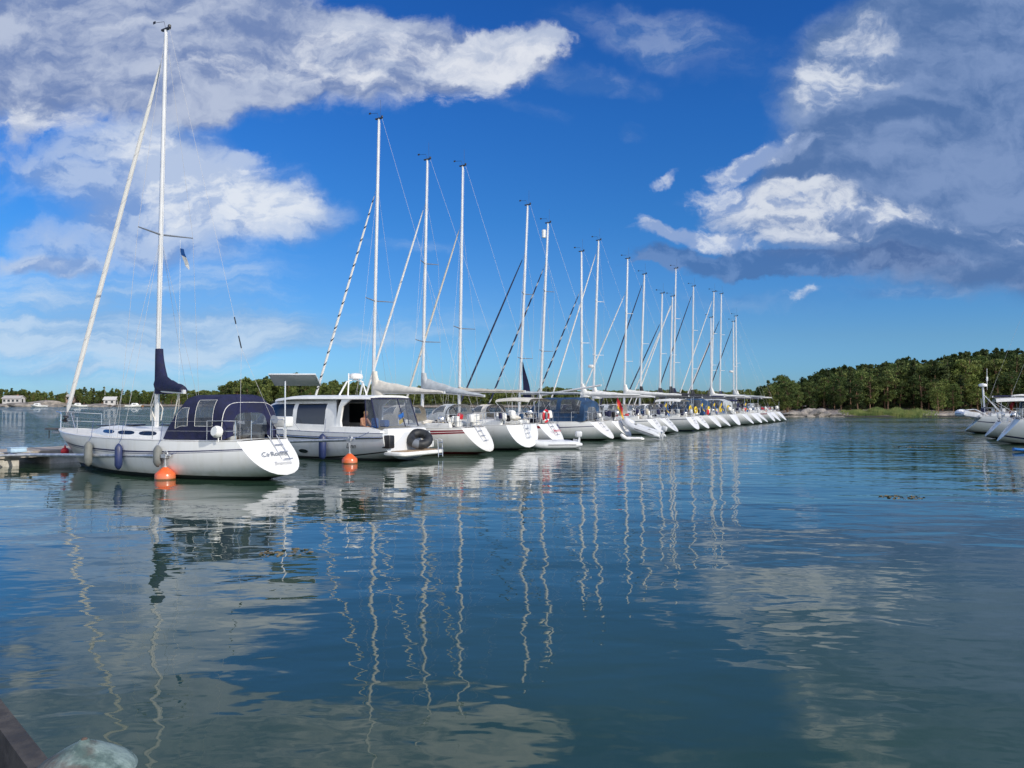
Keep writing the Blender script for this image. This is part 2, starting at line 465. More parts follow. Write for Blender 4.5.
# ------------------------------------------------------------------ mesh helpers
class MB:
    def __init__(s):
        s.v, s.f, s.mi = [], [], []
        s.cur = 0

    def face(s, idx):
        s.f.append(tuple(idx))
        s.mi.append(s.cur)

    def add(s, pts):
        i = len(s.v)
        s.v.extend([tuple(p) for p in pts])
        return i

    def box(s, c, d, rot=None):
        c = Vector(c)
        hx, hy, hz = d[0] / 2, d[1] / 2, d[2] / 2
        pts = [Vector((x, y, z)) for x in (-hx, hx) for y in (-hy, hy) for z in (-hz, hz)]
        if rot is not None:
            R = Euler(rot).to_matrix()
            pts = [R @ p for p in pts]
        i = s.add([c + p for p in pts])
        for q in ((0, 1, 3, 2), (4, 6, 7, 5), (0, 4, 5, 1), (2, 3, 7, 6), (0, 2, 6, 4), (1, 5, 7, 3)):
            s.face([i + k for k in q])
        return s

    def rbox(s, c, d, r=0.05, rot=None, n=3):
        """box with rounded vertical edges and small chamfer on top and bottom"""
        hx, hy, hz = d[0] / 2, d[1] / 2, d[2] / 2
        r = min(r, hx * .95, hy * .95, hz * .95)
        rings = []
        for z, k in ((-hz, r), (-hz + r * .3, r * .3), (-hz + r, 0), (hz - r, 0), (hz - r * .3, r * .3), (hz, r)):
            ring = []
            for cx, cy, a0 in ((1, 1, 0), (-1, 1, 90), (-1, -1, 180), (1, -1, 270)):
                for j in range(n + 1):
                    a = radians(a0 + 90 * j / n)
                    ring.append(Vector((cx * (hx - r) + (r - k) * cos(a) * 1.0, cy * (hy - r) + (r - k) * sin(a), z)))
            rings.append(ring)
        if rot is not None:
            R = Euler(rot).to_matrix()
            rings = [[R @ p for p in q] for q in rings]
        c = Vector(c)
        s.loft([[c + p for p in q] for q in rings], True, True)
        return s

    def loft(s, rings, closed=True, caps=False, flip=False):
        n = len(rings[0])
        idx = [s.add(r) for r in rings]
        for a in range(len(rings) - 1):
            for k in range(n if closed else n - 1):
                k2 = (k + 1) % n
                q = (idx[a] + k, idx[a] + k2, idx[a + 1] + k2, idx[a + 1] + k)
                s.face(q[::-1] if flip else q)
        if caps:
            s.face([idx[0] + k for k in range(n)][::-1])
            s.face([idx[-1] + k for k in range(n)])
        return s

    def tube(s, pts, r, seg=6, cap=True, sy=1.0):
        pts = [Vector(p) for p in pts]
        rs = r if isinstance(r, (list, tuple)) else [r] * len(pts)
        rings = []
        up = None
        for i, p in enumerate(pts):
            a = pts[max(0, i - 1)]
            b = pts[min(len(pts) - 1, i + 1)]
            d = (b - a)
            if d.length < 1e-9:
                d = Vector((0, 0, 1))
            d.normalize()
            if up is None or abs(up.dot(d)) > 0.95:
                up = Vector((0, 1, 0)) if abs(d.y) < 0.9 else Vector((1, 0, 0))
            u = (up - d * up.dot(d)).normalized()
            w = d.cross(u)
            rings.append([p + (u * cos(2 * pi * k / seg) * sy + w * sin(2 * pi * k / seg)) * rs[i] for k in range(seg)])
        s.loft(rings, True, cap)
        return s

    def lathe(s, prof, c=(0, 0, 0), seg=16, axis=None, sx=1.0):
        """prof: list of (radius, height)"""
        c = Vector(c)
        R = Matrix.Identity(3) if axis is None else Vector((0, 0, 1)).rotation_difference(Vector(axis)).to_matrix()
        rings = [[c + R @ Vector((max(r, 1e-4) * cos(2 * pi * k / seg) * sx, max(r, 1e-4) * sin(2 * pi * k / seg), h)) for k in range(seg)] for r, h in prof]
        s.loft(rings, True, True)
        return s

    def torus(s, c, R, r, axis=(0, 0, 1), seg=24, sub=10, sx=1.0, a0=0.0, a1=360.0):
        c = Vector(c)
        M = Vector((0, 0, 1)).rotation_difference(Vector(axis)).to_matrix()
        full = abs(a1 - a0) >= 359.9
        n = seg
        rings = []
        for i in range(n if full else n + 1):
            a = radians(a0 + (a1 - a0) * i / n)
            ring = []
            for j in range(sub):
                b = 2 * pi * j / sub
                rr = R + r * cos(b)
                ring.append(c + M @ Vector((rr * cos(a) * sx, rr * sin(a), r * sin(b))))
            rings.append(ring)
        if full:
            rings.append(rings[0])
        s.loft(rings, True, not full)
        return s

    def build(s, name, mats, parent=None, smooth=True, angle=40, loc=None):
        me = bpy.data.meshes.new(name)
        me.from_pydata(s.v, [], s.f)
        if not isinstance(mats, (list, tuple)):
            mats = [mats]
        for m in mats:
            me.materials.append(m)
        if len(mats) > 1:
            me.polygons.foreach_set('material_index', s.mi)
        me.update()
        if smooth:
            me.shade_smooth()
            me.set_sharp_from_angle(angle=radians(angle))
        o = bpy.data.objects.new(name, me)
        COL.objects.link(o)
        if parent is not None:
            o.parent = parent
        if loc is not None:
            o.location = loc
        return o


def tag(o, label=None, cat=None, group=None, kind=None):
    if label:
        o['label'] = label
    if cat:
        o['category'] = cat
    if group:
        o['group'] = group
    if kind:
        o['kind'] = kind
    return o


def empty(name, loc, rz=0.0, label=None, cat=None, group=None):
    o = bpy.data.objects.new(name, None)
    o.location = loc
    o.rotation_euler = (0, 0, rz)
    o.empty_display_size = 0.3
    COL.objects.link(o)
    return tag(o, label, cat, group)


def copy_tree(o, parent=None):
    c = o.copy()
    COL.objects.link(c)
    if parent is not None:
        c.parent = parent
    for ch in o.children:
        copy_tree(ch, c)
    return c


def text(name, body, size, m, parent, X, Y, loc, extrude=0.002, shear=0.0):
    cu_ = bpy.data.curves.new(name, 'FONT')
    cu_.body = body
    cu_.size = size
    cu_.extrude = extrude
    cu_.shear = shear
    cu_.align_x = 'CENTER'
    cu_.align_y = 'CENTER'
    cu_.materials.append(m)
    tmp = bpy.data.objects.new(name, cu_)
    COL.objects.link(tmp)
    me = bpy.data.meshes.new_from_object(tmp.evaluated_get(bpy.context.evaluated_depsgraph_get()))
    bpy.data.objects.remove(tmp)
    o = bpy.data.objects.new(name, me)
    COL.objects.link(o)
    o.parent = parent
    X = Vector(X).normalized()
    Y = Vector(Y).normalized()
    Z = X.cross(Y)
    Mx = Matrix((X, Y, Z)).transposed().to_4x4()
    Mx.translation = Vector(loc)
    o.matrix_local = Mx
    return o

# ------------------------------------------------------------------ water
def water_material():
    m = bpy.data.materials.new('sea_water')
    m.use_nodes = True
    t = NT(m.node_tree)
    bs = m.node_tree.nodes['Principled BSDF']
    tcn = t.n('ShaderNodeTexCoord')
    vec = tcn.outputs['Object']
    # depth tone: slightly greener and paler over shallow weed patches
    big = t.noise(vec, 0.11, 3.0, 0.5)
    c = t.mix(t.mr(big, 0.35, 0.7), (0.021, 0.050, 0.032, 1), (0.032, 0.068, 0.042, 1))
    t.l(c, bs.inputs['Base Color'])
    bs.inputs['Roughness'].default_value = 0.015
    bs.inputs['IOR'].default_value = 1.42
    m1 = t.n('ShaderNodeMapping')
    t.l(vec, m1.inputs['Vector'])
    m1.inputs['Scale'].default_value = (0.62, 1.0, 1.0)
    m1.inputs['Rotation'].default_value = (0, 0, radians(12))
    swell = t.m('MULTIPLY', t.noise(m1.outputs[0], 0.42, 2.0, 0.45), 0.050)
    mid = t.m('MULTIPLY', t.noise(m1.outputs[0], 1.35, 1.5, 0.4, 0.4), 0.0135)
    small = t.m('MULTIPLY', t.noise(m1.outputs[0], 4.6, 1.5, 0.45, 0.3), 0.0032)
    m2 = t.n('ShaderNodeMapping')
    t.l(vec, m2.inputs['Vector'])
    m2.inputs['Scale'].default_value = (0.35, 1.0, 1.0)
    # wind patches where a finer ripple runs
    patch = t.noise(m2.outputs[0], 0.055, 3.0, 0.55, 0.3)
    s = t.n('ShaderNodeSeparateXYZ')
    t.l(vec, s.inputs[0])
    far = t.mr(s.outputs[1], 14.0, 90.0, 0.0, 1.0)
    pm = t.m('MULTIPLY', t.mr(patch, 0.40, 0.60, 0.35, 1.0), t.m('ADD', t.m('MULTIPLY', far, 1.9), 0.10))
    rip = t.m('MULTIPLY', t.m('MULTIPLY', t.noise(m2.outputs[0], 3.2, 2.0, 0.5), 0.034), pm)
    # open water beyond the pontoon is wind-roughened
    openw = t.mr(t.m('SUBTRACT', s.outputs[1], t.m('MULTIPLY', s.outputs[0], 1.7)), 62.0, 110.0)
    rip = t.m('ADD', rip, t.m('MULTIPLY', t.m('MULTIPLY', t.noise(m2.outputs[0], 1.6, 3.0, 0.6), 0.27), openw))
    h = t.m('ADD', t.m('ADD', swell, mid), t.m('ADD', small, rip))
    b = t.n('ShaderNodeBump')
    b.inputs['Strength'].default_value = 1.0
    b.inputs['Distance'].default_value = 1.0
    t.l(h, b.inputs['Height'])
    # far off, the slopes of the small waves are added directly: one pixel there spans many waves
    ns = t.n('ShaderNodeTexNoise')
    t.l(m2.outputs[0], ns.inputs['Vector'])
    ns.inputs['Scale'].default_value = 3.0
    ns.inputs['Detail'].default_value = 2.0
    sb_ = t.n('ShaderNodeVectorMath', operation='SUBTRACT')
    t.l(ns.outputs['Color'], sb_.inputs[0])
    sb_.inputs[1].default_value = (.5, .5, .5)
    kk = t.m('ADD', t.m('ADD', t.mr(s.outputs[1], 24.0, 60.0, 0.0, 0.34), t.mr(s.outputs[1], 40.0, 95.0, 0.0, 0.6)), t.m('MULTIPLY', openw, 1.3))
    kk = t.m('MULTIPLY', kk, t.mr(patch, 0.35, 0.62, 0.45, 1.25))
    kv = t.n('ShaderNodeCombineXYZ')
    t.l(t.m('MULTIPLY', kk, .45), kv.inputs[0])
    t.l(kk, kv.inputs[1])
    mm_ = t.n('ShaderNodeVectorMath', operation='MULTIPLY')
    # only wave faces turned towards the quay are seen at this low angle
    sp3 = t.n('ShaderNodeSeparateXYZ')
    t.l(sb_.outputs[0], sp3.inputs[0])
    cb3 = t.n('ShaderNodeCombineXYZ')
    t.l(sp3.outputs[0], cb3.inputs[0])
    t.l(t.m('MULTIPLY', t.m('ABSOLUTE', sp3.outputs[1]), -1.0), cb3.inputs[1])
    t.l(cb3.outputs[0], mm_.inputs[0])
    t.l(kv.outputs[0], mm_.inputs[1])
    ad = t.n('ShaderNodeVectorMath', operation='ADD')
    t.l(b.outputs[0], ad.inputs[0])
    t.l(mm_.outputs[0], ad.inputs[1])
    nr_ = t.n('ShaderNodeVectorMath', operation='NORMALIZE')
    t.l(ad.outputs[0], nr_.inputs[0])
    t.l(nr_.outputs[0], bs.inputs['Normal'])
    return m

mb = MB()
mb.add([(-2600, -60, 0), (2600, -60, 0), (2600, 5200, 0), (-2600, 5200, 0)])
mb.face((0, 1, 2, 3))
tag(mb.build('water', water_material(), smooth=False), kind='structure')


# ------------------------------------------------------------------ land
def sstep(a, b, x):
    t = max(0.0, min(1.0, (x - a) / (b - a)))
    return t * t * (3 - 2 * t)


def interp(tab, x):
    if x <= tab[0][0]:
        return tab[0][1]
    for (a, va), (b, vb) in zip(tab, tab[1:]):
        if x <= b:
            t = (x - a) / (b - a)
            t = t * t * (3 - 2 * t)
            return va + (vb - va) * t
    return tab[-1][1]

from mathutils import noise as mnoise


def nz(x, y, s=1.0, z=0.0):
    return mnoise.noise(Vector((x * s, y * s, z)))


def land_mat():
    m = bpy.data.materials.new('wooded_ground')
    m.use_nodes = True
    t = NT(m.node_tree)
    bs = m.node_tree.nodes['Principled BSDF']
    g = t.n('ShaderNodeNewGeometry')
    s = t.n('ShaderNodeSeparateXYZ')
    t.l(g.outputs['Position'], s.inputs[0])
    n1 = t.noise(g.outputs['Position'], 0.35, 6, 0.65)
    n2 = t.noise(g.outputs['Position'], 1.6, 5, 0.65)
    rock = t.mix(t.mr(n2, .35, .65), (0.13, 0.115, 0.10, 1), (0.37, 0.31, 0.26, 1))
    grass = t.mix(t.mr(n2, .35, .65), (0.035, 0.05, 0.016, 1), (0.085, 0.095, 0.03, 1))
    zz = t.m('ADD', s.outputs[2], t.m('MULTIPLY', t.m('SUBTRACT', n1, .5), 2.2))
    c = t.mix(t.mr(zz, 0.95, 1.25), rock, grass)
    wet = t.mr(s.outputs[2], 0.18, 0.3, 1, 0)
    c = t.mix(wet, c, (0.03, 0.028, 0.024, 1))
    t.l(c, bs.inputs['Base Color'])
    bs.inputs['Roughness'].default_value = 0.9
    b = t.n('ShaderNodeBump')
    b.inputs['Distance'].default_value = 0.3
    t.l(n2, b.inputs['Height'])
    t.l(b.outputs[0], bs.inputs['Normal'])
    return m

LAND = land_mat()


def right_d(x, y):
    ys = 119.0 + 2.6 * nz(x, 0, 0.12) + 2.0 * sstep(60, 90, x) + 1.2 * nz(x, 5, 0.5)
    xl = y * 0.315 - 0.4 + 1.0 * nz(0, y, 0.12)
    return min(y - ys, (x - xl) * 0.9)


def right_z(x, y):
    d = right_d(x, y)
    if d < 0:
        return max(-0.8, d * 0.35)
    hill = 0.8 + 8.2 * sstep(46, 112, x)
    z = 0.75 * (1 - math.exp(-d / 2.2)) + hill * sstep(6, 62, d)
    z += 0.35 * nz(x, y, 0.35) * sstep(0, 3, d) + 0.16 * nz(x, y, 1.1) * sstep(0, 1.5, d)
    return max(z, 0.12 * sstep(0, .4, d))

mb = MB()
xs = [34 + 0.9 * i for i in range(90)] + [115 + 5 * i for i in range(30)]
ys_ = [113 + 0.8 * j for j in range(40)] + [145 + 5 * j for j in range(40)]
nx = len(xs)
for y in ys_:
    mb.add([(x, y, right_z(x, y)) for x in xs])
for j in range(len(ys_) - 1):
    for i in range(nx - 1):
        a = j * nx + i
        mb.face((a, a + 1, a + 1 + nx, a + nx))
tag(mb.build('headland', LAND, angle=60), kind='structure')

# the far coast: shore distance and tree height as seen along the bearing
SHORE = [(-140, 350), (195, 345), (240, 285), (545, 290), (600, 400), (900, 400)]
TOPY = [(-140, 389), (20, 389), (60, 392), (90, 388), (150, 391), (215, 389), (232, 379), (262, 377), (292, 374), (330, 381), (390, 384), (430, 386),
        (475, 390), (560, 392), (640, 391), (700, 390), (760, 391), (900, 390)]


def coast_z(px, w):
    if w < 0:
        return -0.6
    return 0.9 * (1 - math.exp(-w / 3.0)) + 1.8 * sstep(4, 60, w) + 0.7 * nz(px * 0.09, w * 0.08) * sstep(0, 8, w) + 0.5 * sstep(0, 2, w) * abs(nz(px * .35, w * .3))

mb = MB()
pxs = [-140 + 3 * i for i in range(347)]
wv = [-3, 0, 1, 2.5, 4.5, 7, 10, 15, 22, 35, 60, 100, 160]
for w in wv:
    for px in pxs:
        D = interp(SHORE, px) + w + 3 * nz(px * .05, 3)
        mb.add([((px - 512) / F * D, D, coast_z(px, w))])
nx = len(pxs)
for j in range(len(wv) - 1):
    for i in range(nx - 1):
        a = j * nx + i
        mb.face((a, a + 1, a + 1 + nx, a + nx))
tag(mb.build('far_coast', LAND, angle=60), kind='structure')


# ------------------------------------------------------------------ trees
def foliage_mat(name, c1, c2):
    m = bpy.data.materials.new(name)
    m.use_nodes = True
    t = NT(m.node_tree)
    bs = m.node_tree.nodes['Principled BSDF']
    oi = t.n('ShaderNodeObjectInfo')
    g = t.n('ShaderNodeTexCoord')
    n = t.noise(g.outputs['Object'], 1.1, 3, .6)
    base = t.mix(t.mr(n, .35, .65), (*c1, 1), (*c2, 1))
    hsn = t.n('ShaderNodeHueSaturation')
    t.l(base, hsn.inputs['Color'])
    t.l(t.mr(oi.outputs['Random'], 0, 1, 0.485, 0.53, False), hsn.inputs['Hue'])
    t.l(t.mr(oi.outputs['Random'], 0, 1, 1.5, 0.62, False), hsn.inputs['Value'])
    t.l(hsn.outputs[0], bs.inputs['Base Color'])
    bs.inputs['Roughness'].default_value = 0.75
    bs.inputs['Specular IOR Level'].default_value = 0.25
    tl = t.n('ShaderNodeBsdfTranslucent')
    t.l(hsn.outputs[0], tl.inputs[0])
    mxn = t.n('ShaderNodeMixShader')
    mxn.inputs[0].default_value = 0.25
    t.l(bs.outputs[0], mxn.inputs[1])
    t.l(tl.outputs[0], mxn.inputs[2])
    t.l(mxn.outputs[0], m.node_tree.nodes['Material Output'].inputs[0])
    return m

pinegreen = foliage_mat('pine_needles', (0.050, 0.080, 0.024), (0.135, 0.160, 0.042))
leafgreen = foliage_mat('broad_leaves', (0.060, 0.100, 0.022), (0.14, 0.17, 0.045))
sprucegreen = foliage_mat('spruce_needles', (0.035, 0.055, 0.022), (0.080, 0.100, 0.032))
bark = mat('bark', (0.13, 0.08, 0.05), 0.95, col2=(0.24, 0.14, 0.08), vscale=2)
reedm = foliage_mat('reed_green', (0.05, 0.09, 0.025), (0.13, 0.155, 0.05))


def rand_leaf(mb, c, s, rng):
    n = Vector((rng.gauss(0, 1), rng.gauss(0, 1), rng.gauss(0.5, 1))).normalized()
    u = n.orthogonal().normalized()
    w = n.cross(u)
    a = rng.random() * 6.28
    p = u * cos(a) + w * sin(a)
    q = n.cross(p)
    l, k = s * rng.uniform(.7, 1.3), s * rng.uniform(.4, .8)
    i = mb.add([c - p * l, c - q * k * .8, c + p * l, c + q * k])
    mb.face((i, i + 1, i + 2, i + 3))


def make_tree(kind, seed, H=8.0, dens=1.0):
    """returns (trunk MB, crown MB) for a tree standing at the origin"""
    rng = random.Random(seed)
    tr, cr = MB(), MB()
    lean = Vector((rng.uniform(-.5, .5), rng.uniform(-.5, .5), 0))
    if kind == 'pine':
        pts = [Vector((0, 0, -0.6))] + [lean * (k / 5) ** 2 + Vector((rng.uniform(-.1, .1), rng.uniform(-.1, .1), H * .93 * k / 5)) for k in range(1, 6)]
        tr.tube(pts, [.17, .15, .13, .11, .08, .03], 6)
        cl = []
        for k in range(int(34 * dens)):
            hz = rng.uniform(.24, 1.0)
            rad = (1.9 * sin(pi * min(1, (1.04 - hz) * 1.25)) ** .7 + .1) * rng.uniform(.35, 1.05) * H / 8
            a = rng.random() * 6.283
            base = lean * hz ** 2 + Vector((0, 0, H * hz * .9))
            c = base + Vector((cos(a) * rad, sin(a) * rad, rng.uniform(.05, .5)))
            tr.tube([base - Vector((0, 0, .3)), c], [.05, .02], 4, False)
            cl.append((c, rng.uniform(.55, .95) * H / 8, .6))
    elif kind == 'leafy':
        pts = [Vector((0, 0, -0.6))] + [lean * (k / 4) ** 2 + Vector((rng.uniform(-.12, .12), rng.uniform(-.12, .12), H * .8 * k / 4)) for k in range(1, 5)]
        tr.tube(pts, [.18, .15, .11, .08, .03], 6)
        cl = []
        for k in range(int(32 * dens)):
            hz = rng.uniform(.16, 1.0)
            rad = (2.3 * sin(pi * (hz * .82 + .1)) ** .6) * rng.uniform(.4, 1.05) * H / 8
            a = rng.random() * 6.283
            base = lean * hz ** 2 + Vector((0, 0, H * hz * .8))
            c = base + Vector((cos(a) * rad, sin(a) * rad, rng.uniform(.1, .6)))
            tr.tube([base - Vector((0, 0, .4)), c], [.045, .015], 4, False)
            cl.append((c, rng.uniform(.6, 1.05) * H / 8, .8))
    else:
        tr.tube([(0, 0, -.6), (0, 0, H * .5), (0, 0, H * .98)], [.16, .1, .02], 6)
        cl = []
        for k in range(int(36 * dens)):
            hz = rng.uniform(.08, 1.0)
            rad = 1.7 * (1.02 - hz) ** .85 * rng.uniform(.45, 1.0) * H / 8
            a = rng.random() * 6.283
            c = Vector((cos(a) * rad, sin(a) * rad, H * hz - rad * .25))
            cl.append((c, rng.uniform(.4, .65) * (1.25 - hz * .5) * H / 8, .45))
    for c, r, fl in cl:
        for _ in range(int(46 * dens)):
            v = Vector((rng.gauss(0, 1), rng.gauss(0, 1), rng.gauss(0, 1))).normalized() * r * rng.uniform(.25, 1.0) ** .5
            v.z *= fl
            rand_leaf(cr, c + v, 0.21 * (1.0 if dens >= 1 else 1.75), rng)
    return tr, cr

TREEKINDS = {}
for kind, fm in (('pine', pinegreen), ('leafy', leafgreen), ('spruce', sprucegreen)):
    L_ = []
    for sd in range(5 if kind == 'pine' else 3):
        tr, cr = make_tree(kind, 11 + sd * 7 + len(kind))
        a = tr.build('trunk', bark)
        b = cr.build('crown', fm, smooth=False)
        L_.append((a.data, b.data))
        bpy.data.objects.remove(a)
        bpy.data.objects.remove(b)
    TREEKINDS[kind] = L_
LOWKINDS = {k: [make_tree(k, 90 + i, dens=.72)[1] for i in range(3)] for k in TREEKINDS}
TNAME = dict(pine='pine_tree', leafy='broadleaf_tree', spruce='spruce_tree')


def plant(kind, loc, sc, rng, label, group):
    td, cd = rng.choice(TREEKINDS[kind])
    e = empty(TNAME[kind], loc, rng.random() * 6.28, label, 'tree', group)
    e.scale = (sc * rng.uniform(.85, 1.15), sc * rng.uniform(.85, 1.15), sc)
    for nme, d in (('trunk', td), ('crown', cd)):
        o = bpy.data.objects.new(nme, d)
        COL.objects.link(o)
        o.parent = e
    return e


class Mass:
    """many far trees as one object"""
    def __init__(s):
        s.mb = MB()

    def add(s, kind, loc, sc, rng):
        src = rng.choice(LOWKINDS[kind])
        a = rng.random() * 6.28
        ca, sa = cos(a), sin(a)
        i = len(s.mb.v)
        s.mb.v.extend([(loc[0] + sc * (x * ca - y * sa), loc[1] + sc * (x * sa + y * ca), loc[2] + sc * z) for x, y, z in src.v])
        s.mb.f.extend([tuple(k + i for k in f) for f in src.f])
        s.mb.mi.extend([0] * len(src.f))

rng = random.Random(5)
FTOP = [(740, 392), (757, 386), (772, 378), (790, 372), (815, 371), (840, 367), (880, 364), (905, 358), (930, 359), (960, 352), (1000, 349), (1100, 345)]
cand = []
tries = 0
while tries < 9000 and len(cand) < 520:
    tries += 1
    y = rng.uniform(122, 215)
    x = rng.uniform(y * .31, y * .72)
    d = right_d(x, y)
    px = 512 + x / y * F
    lim = 2.2 if px < 792 else (13 if px < 930 else 8)
    if 800 < px < 925:
        lim = 11 + 2 * sin(px * .1)
    if d < lim:
        continue
    mind = 2.5 if d < 30 else 3.4
    if any((x - a) ** 2 + (y - b) ** 2 < mind ** 2 for a, b, *_ in cand):
        continue
    cand.append((x, y, d, px))
cand.sort(key=lambda c: c[1])
mass = Mass()
nind = 0
GLAB = {'pine': 'dark pine with an open crown among the trees of the headland wood',
        'leafy': 'lighter green broadleaf tree with rounded crown in the headland wood',
        'spruce': 'narrow pointed spruce among the pines of the headland wood'}
GGRP = {'pine': 'pines in the wood on the headland', 'leafy': 'broadleaf trees in the wood on the headland', 'spruce': 'spruces in the wood on the headland'}
for x, y, d, px in cand:
    r_ = rng.random()
    kind = 'pine' if r_ < .46 else ('leafy' if r_ < (.76 if d < 22 else .62) else 'spruce')
    z = right_z(x, y)
    topy = interp(FTOP, px) + rng.uniform(-1, 9 if kind != 'spruce' else 6)
    Ht = CAMH + (401.5 - topy) / F * y - z
    lo, hi = (4.2, 9.8)
    if d < 14:
        Ht = min(Ht, rng.uniform(4.5, 7.5))
    Ht = max(lo, min(hi, Ht))
    if d < 34 and nind < 190:
        plant(kind, (x, y, z - .05), Ht / 8.0, rng, GLAB[kind], GGRP[kind])
        nind += 1
    else:
        mass.add(kind, (x, y, z), Ht / 8.0, rng)
tag(mass.mb.build('forest', pinegreen, smooth=False), 'dense dark green conifer wood behind the front trees of the headland', 'forest', kind='stuff')

# a few shore bushes and lone low trees of their own look
BUSH = [(812, 121.2, 1.7, 'pine', 'low spreading pine standing alone on the rocks left of the reeds'),
        (784, 121.5, 3.2, 'pine', 'bushy pine at the tip of the headland, just above its rocks'),
        (797, 122.0, 3.8, 'pine', 'second pine from the headland tip, standing behind the rocks'),
        (938, 125, 5.0, 'leafy', 'pale green leafy tree at the water edge right of the reeds')]
for px, D, h, k, lab in BUSH:
    x = (px - 512) / F * D
    plant(k, (x, D, right_z(x, D) - .05), h / 8 if h > 3 else .32, rng, lab, None)

# far coast: front row trees are individual, the rest a mass
mass = Mass()
FL = {'pine': 'small distant pine in the tree line of the far coast', 'leafy': 'small distant broadleaf tree in the tree line of the far coast',
      'spruce': 'small distant spruce in the tree line of the far coast'}
GF = {'pine': 'pines along the far coast', 'leafy': 'broadleaf trees along the far coast', 'spruce': 'spruces along the far coast'}
px = -30.0
while px < 770:
    for row in range(5):
        w = (6, 14, 24, 40, 60)[row] + rng.uniform(-3, 3)
        q = px + rng.uniform(-4, 4)
        D = interp(SHORE, q) + w
        r_ = rng.random()
        kind = 'pine' if r_ < .35 else ('leafy' if r_ < .75 else 'spruce')
        z = coast_z(q, w)
        Ht = CAMH + (401.5 - interp(TOPY, q) - rng.uniform(-1.5, 3.5)) / F * D - z
        Ht = max(3.0, Ht)
        if row == 0:
            Ht *= rng.uniform(.45, .85)
            if rng.random() < .3:
                continue
        loc = ((q - 512) / F * D, D, z - .1)
        if row in (0, 1) and nind < 285 and (q < 600) and rng.random() < (.9 if q < 240 else .55):
            plant(kind, loc, Ht / 8, rng, FL[kind], GF[kind])
            nind += 1
        else:
            mass.add(kind, loc, Ht / 8, rng)
    for _ in range(2 if px < 240 else (3 if px < 540 else 6)):
        q, w = px + rng.uniform(-4, 4), rng.uniform(8, 55)
        D = interp(SHORE, q) + w
        mass.add('leafy', ((q - 512) / F * D, D, coast_z(q, w) - .6), rng.uniform(.45, .62) * (1.25 if q < 540 and q > 230 else (1.7 if q > 540 else 1)), rng)
    px += 5.6 if px < 240 else 6.4
tag(mass.mb.build('forest', pinegreen, smooth=False), 'thin band of dark conifers along the horizon of the far coast', 'forest', kind='stuff')

# reeds on the headland shore
mb = MB()
for _ in range(6500):
    px = rng.triangular(838, 940, 875)
    D = rng.uniform(119.3, 124.5)
    x = (px - 512) / F * D
    z = right_z(x, D)
    if z < -.4:
        continue
    h = rng.uniform(.3, .8) * (.45 + .55 * sin(pi * (px - 838) / 102)) * (1 + .25 * sin(px * .31))
    dx, dy = rng.uniform(-.15, .15), rng.uniform(-.15, .15)
    i = mb.add([(x - .05, D, z), (x + .05, D + .03, z), (x + dx, D + dy, max(z, 0) + h)])
    mb.face((i, i + 1, i + 2))
tag(mb.build('reeds', reedm, smooth=False), 'bright green reeds along the water edge of the headland', 'reeds', kind='stuff')


# rocks
def rock(name, loc, sx_, sy_, sz_, seed, label, group=None, m=granite):
    mb = MB()
    ns, nr = 18, 9
    rr = []
    for j in range(nr + 1):
        th = pi / 2 * (1 - j / nr) if j else pi / 2
        ring = []
        for i in range(ns):
            a = 2 * pi * i / ns
            d = Vector((cos(a) * sin(pi / 2 * (1 - j / nr)), sin(a) * sin(pi / 2 * (1 - j / nr)), sin(pi / 2 * j / nr)))
            k = 1 + .55 * mnoise.noise(d * 1.6 + Vector((seed * 3.1, 0, 0))) + .2 * mnoise.noise(d * 5 + Vector((seed, 0, 7)))
            ring.append((d.x * sx_ * k, d.y * sy_ * k, d.z * sz_ * k))
        rr.append(ring)
    rr.insert(0, [(p[0] * 1.02, p[1] * 1.02, -.8) for p in rr[0]])
    mb.loft(rr, True, True)
    o = mb.build(name, m, angle=50, loc=loc)
    return tag(o, label, 'rock', group)

RK = [(795, 120.0, 3.6, 1.9, .75, 'long low granite outcrop at the left tip of the headland shore'),
      (812, 119.6, 2.4, 1.6, 1.25, 'tallest grey boulder on the headland shore, left of the reeds'),
      (822, 119.2, 1.8, 1.4, .9, 'grey boulder against the right side of the tallest headland boulder'),
      (834, 119.2, 1.9, 1.2, .6, 'flat pale rock just left of the reeds'),
      (779, 120.6, 1.3, 1.0, .5, 'small dark rock where the headland meets the open water'),
      (951, 121.6, 4.6, 1.2, .45, 'low pale rock ledge behind the hanging dinghy on the right'),
      (925, 121.2, 2.4, .9, .3, 'thin flat rock between the reeds and the rock ledge on the right')]
for i, (px, D, a, b, c, lab) in enumerate(RK):
    rock('boulder', ((px - 512) / F * D, D, 0), a, b, c, i + 1, lab)
FRK = [(8, 344, 9, 4, 1.3, 'low tan shore rock at the far left edge, under the white house'),
       (38, 343, 13, 4, 2.6, 'broad rounded granite knoll on the far shore right of the white house'),
       (52, 342, 8, 3, 1.6, 'smaller granite hump against the right flank of the broad far knoll'),
       (96, 343, 9, 3, 1.3, 'far shore rock between the flagpole cottage and the forestay of the first yacht'),
       (134, 344, 10, 3, 1.2, 'long low far rock right of the white boathouse'),
       (205, 343, 12, 3, 1.1, 'flat far rock seen over the navy cockpit tent')]
for i, (px, D, a, b, c, lab) in enumerate(FRK):
    rock('boulder', ((px - 512) / F * D, D, 0), a, b, c, i + 21, lab)


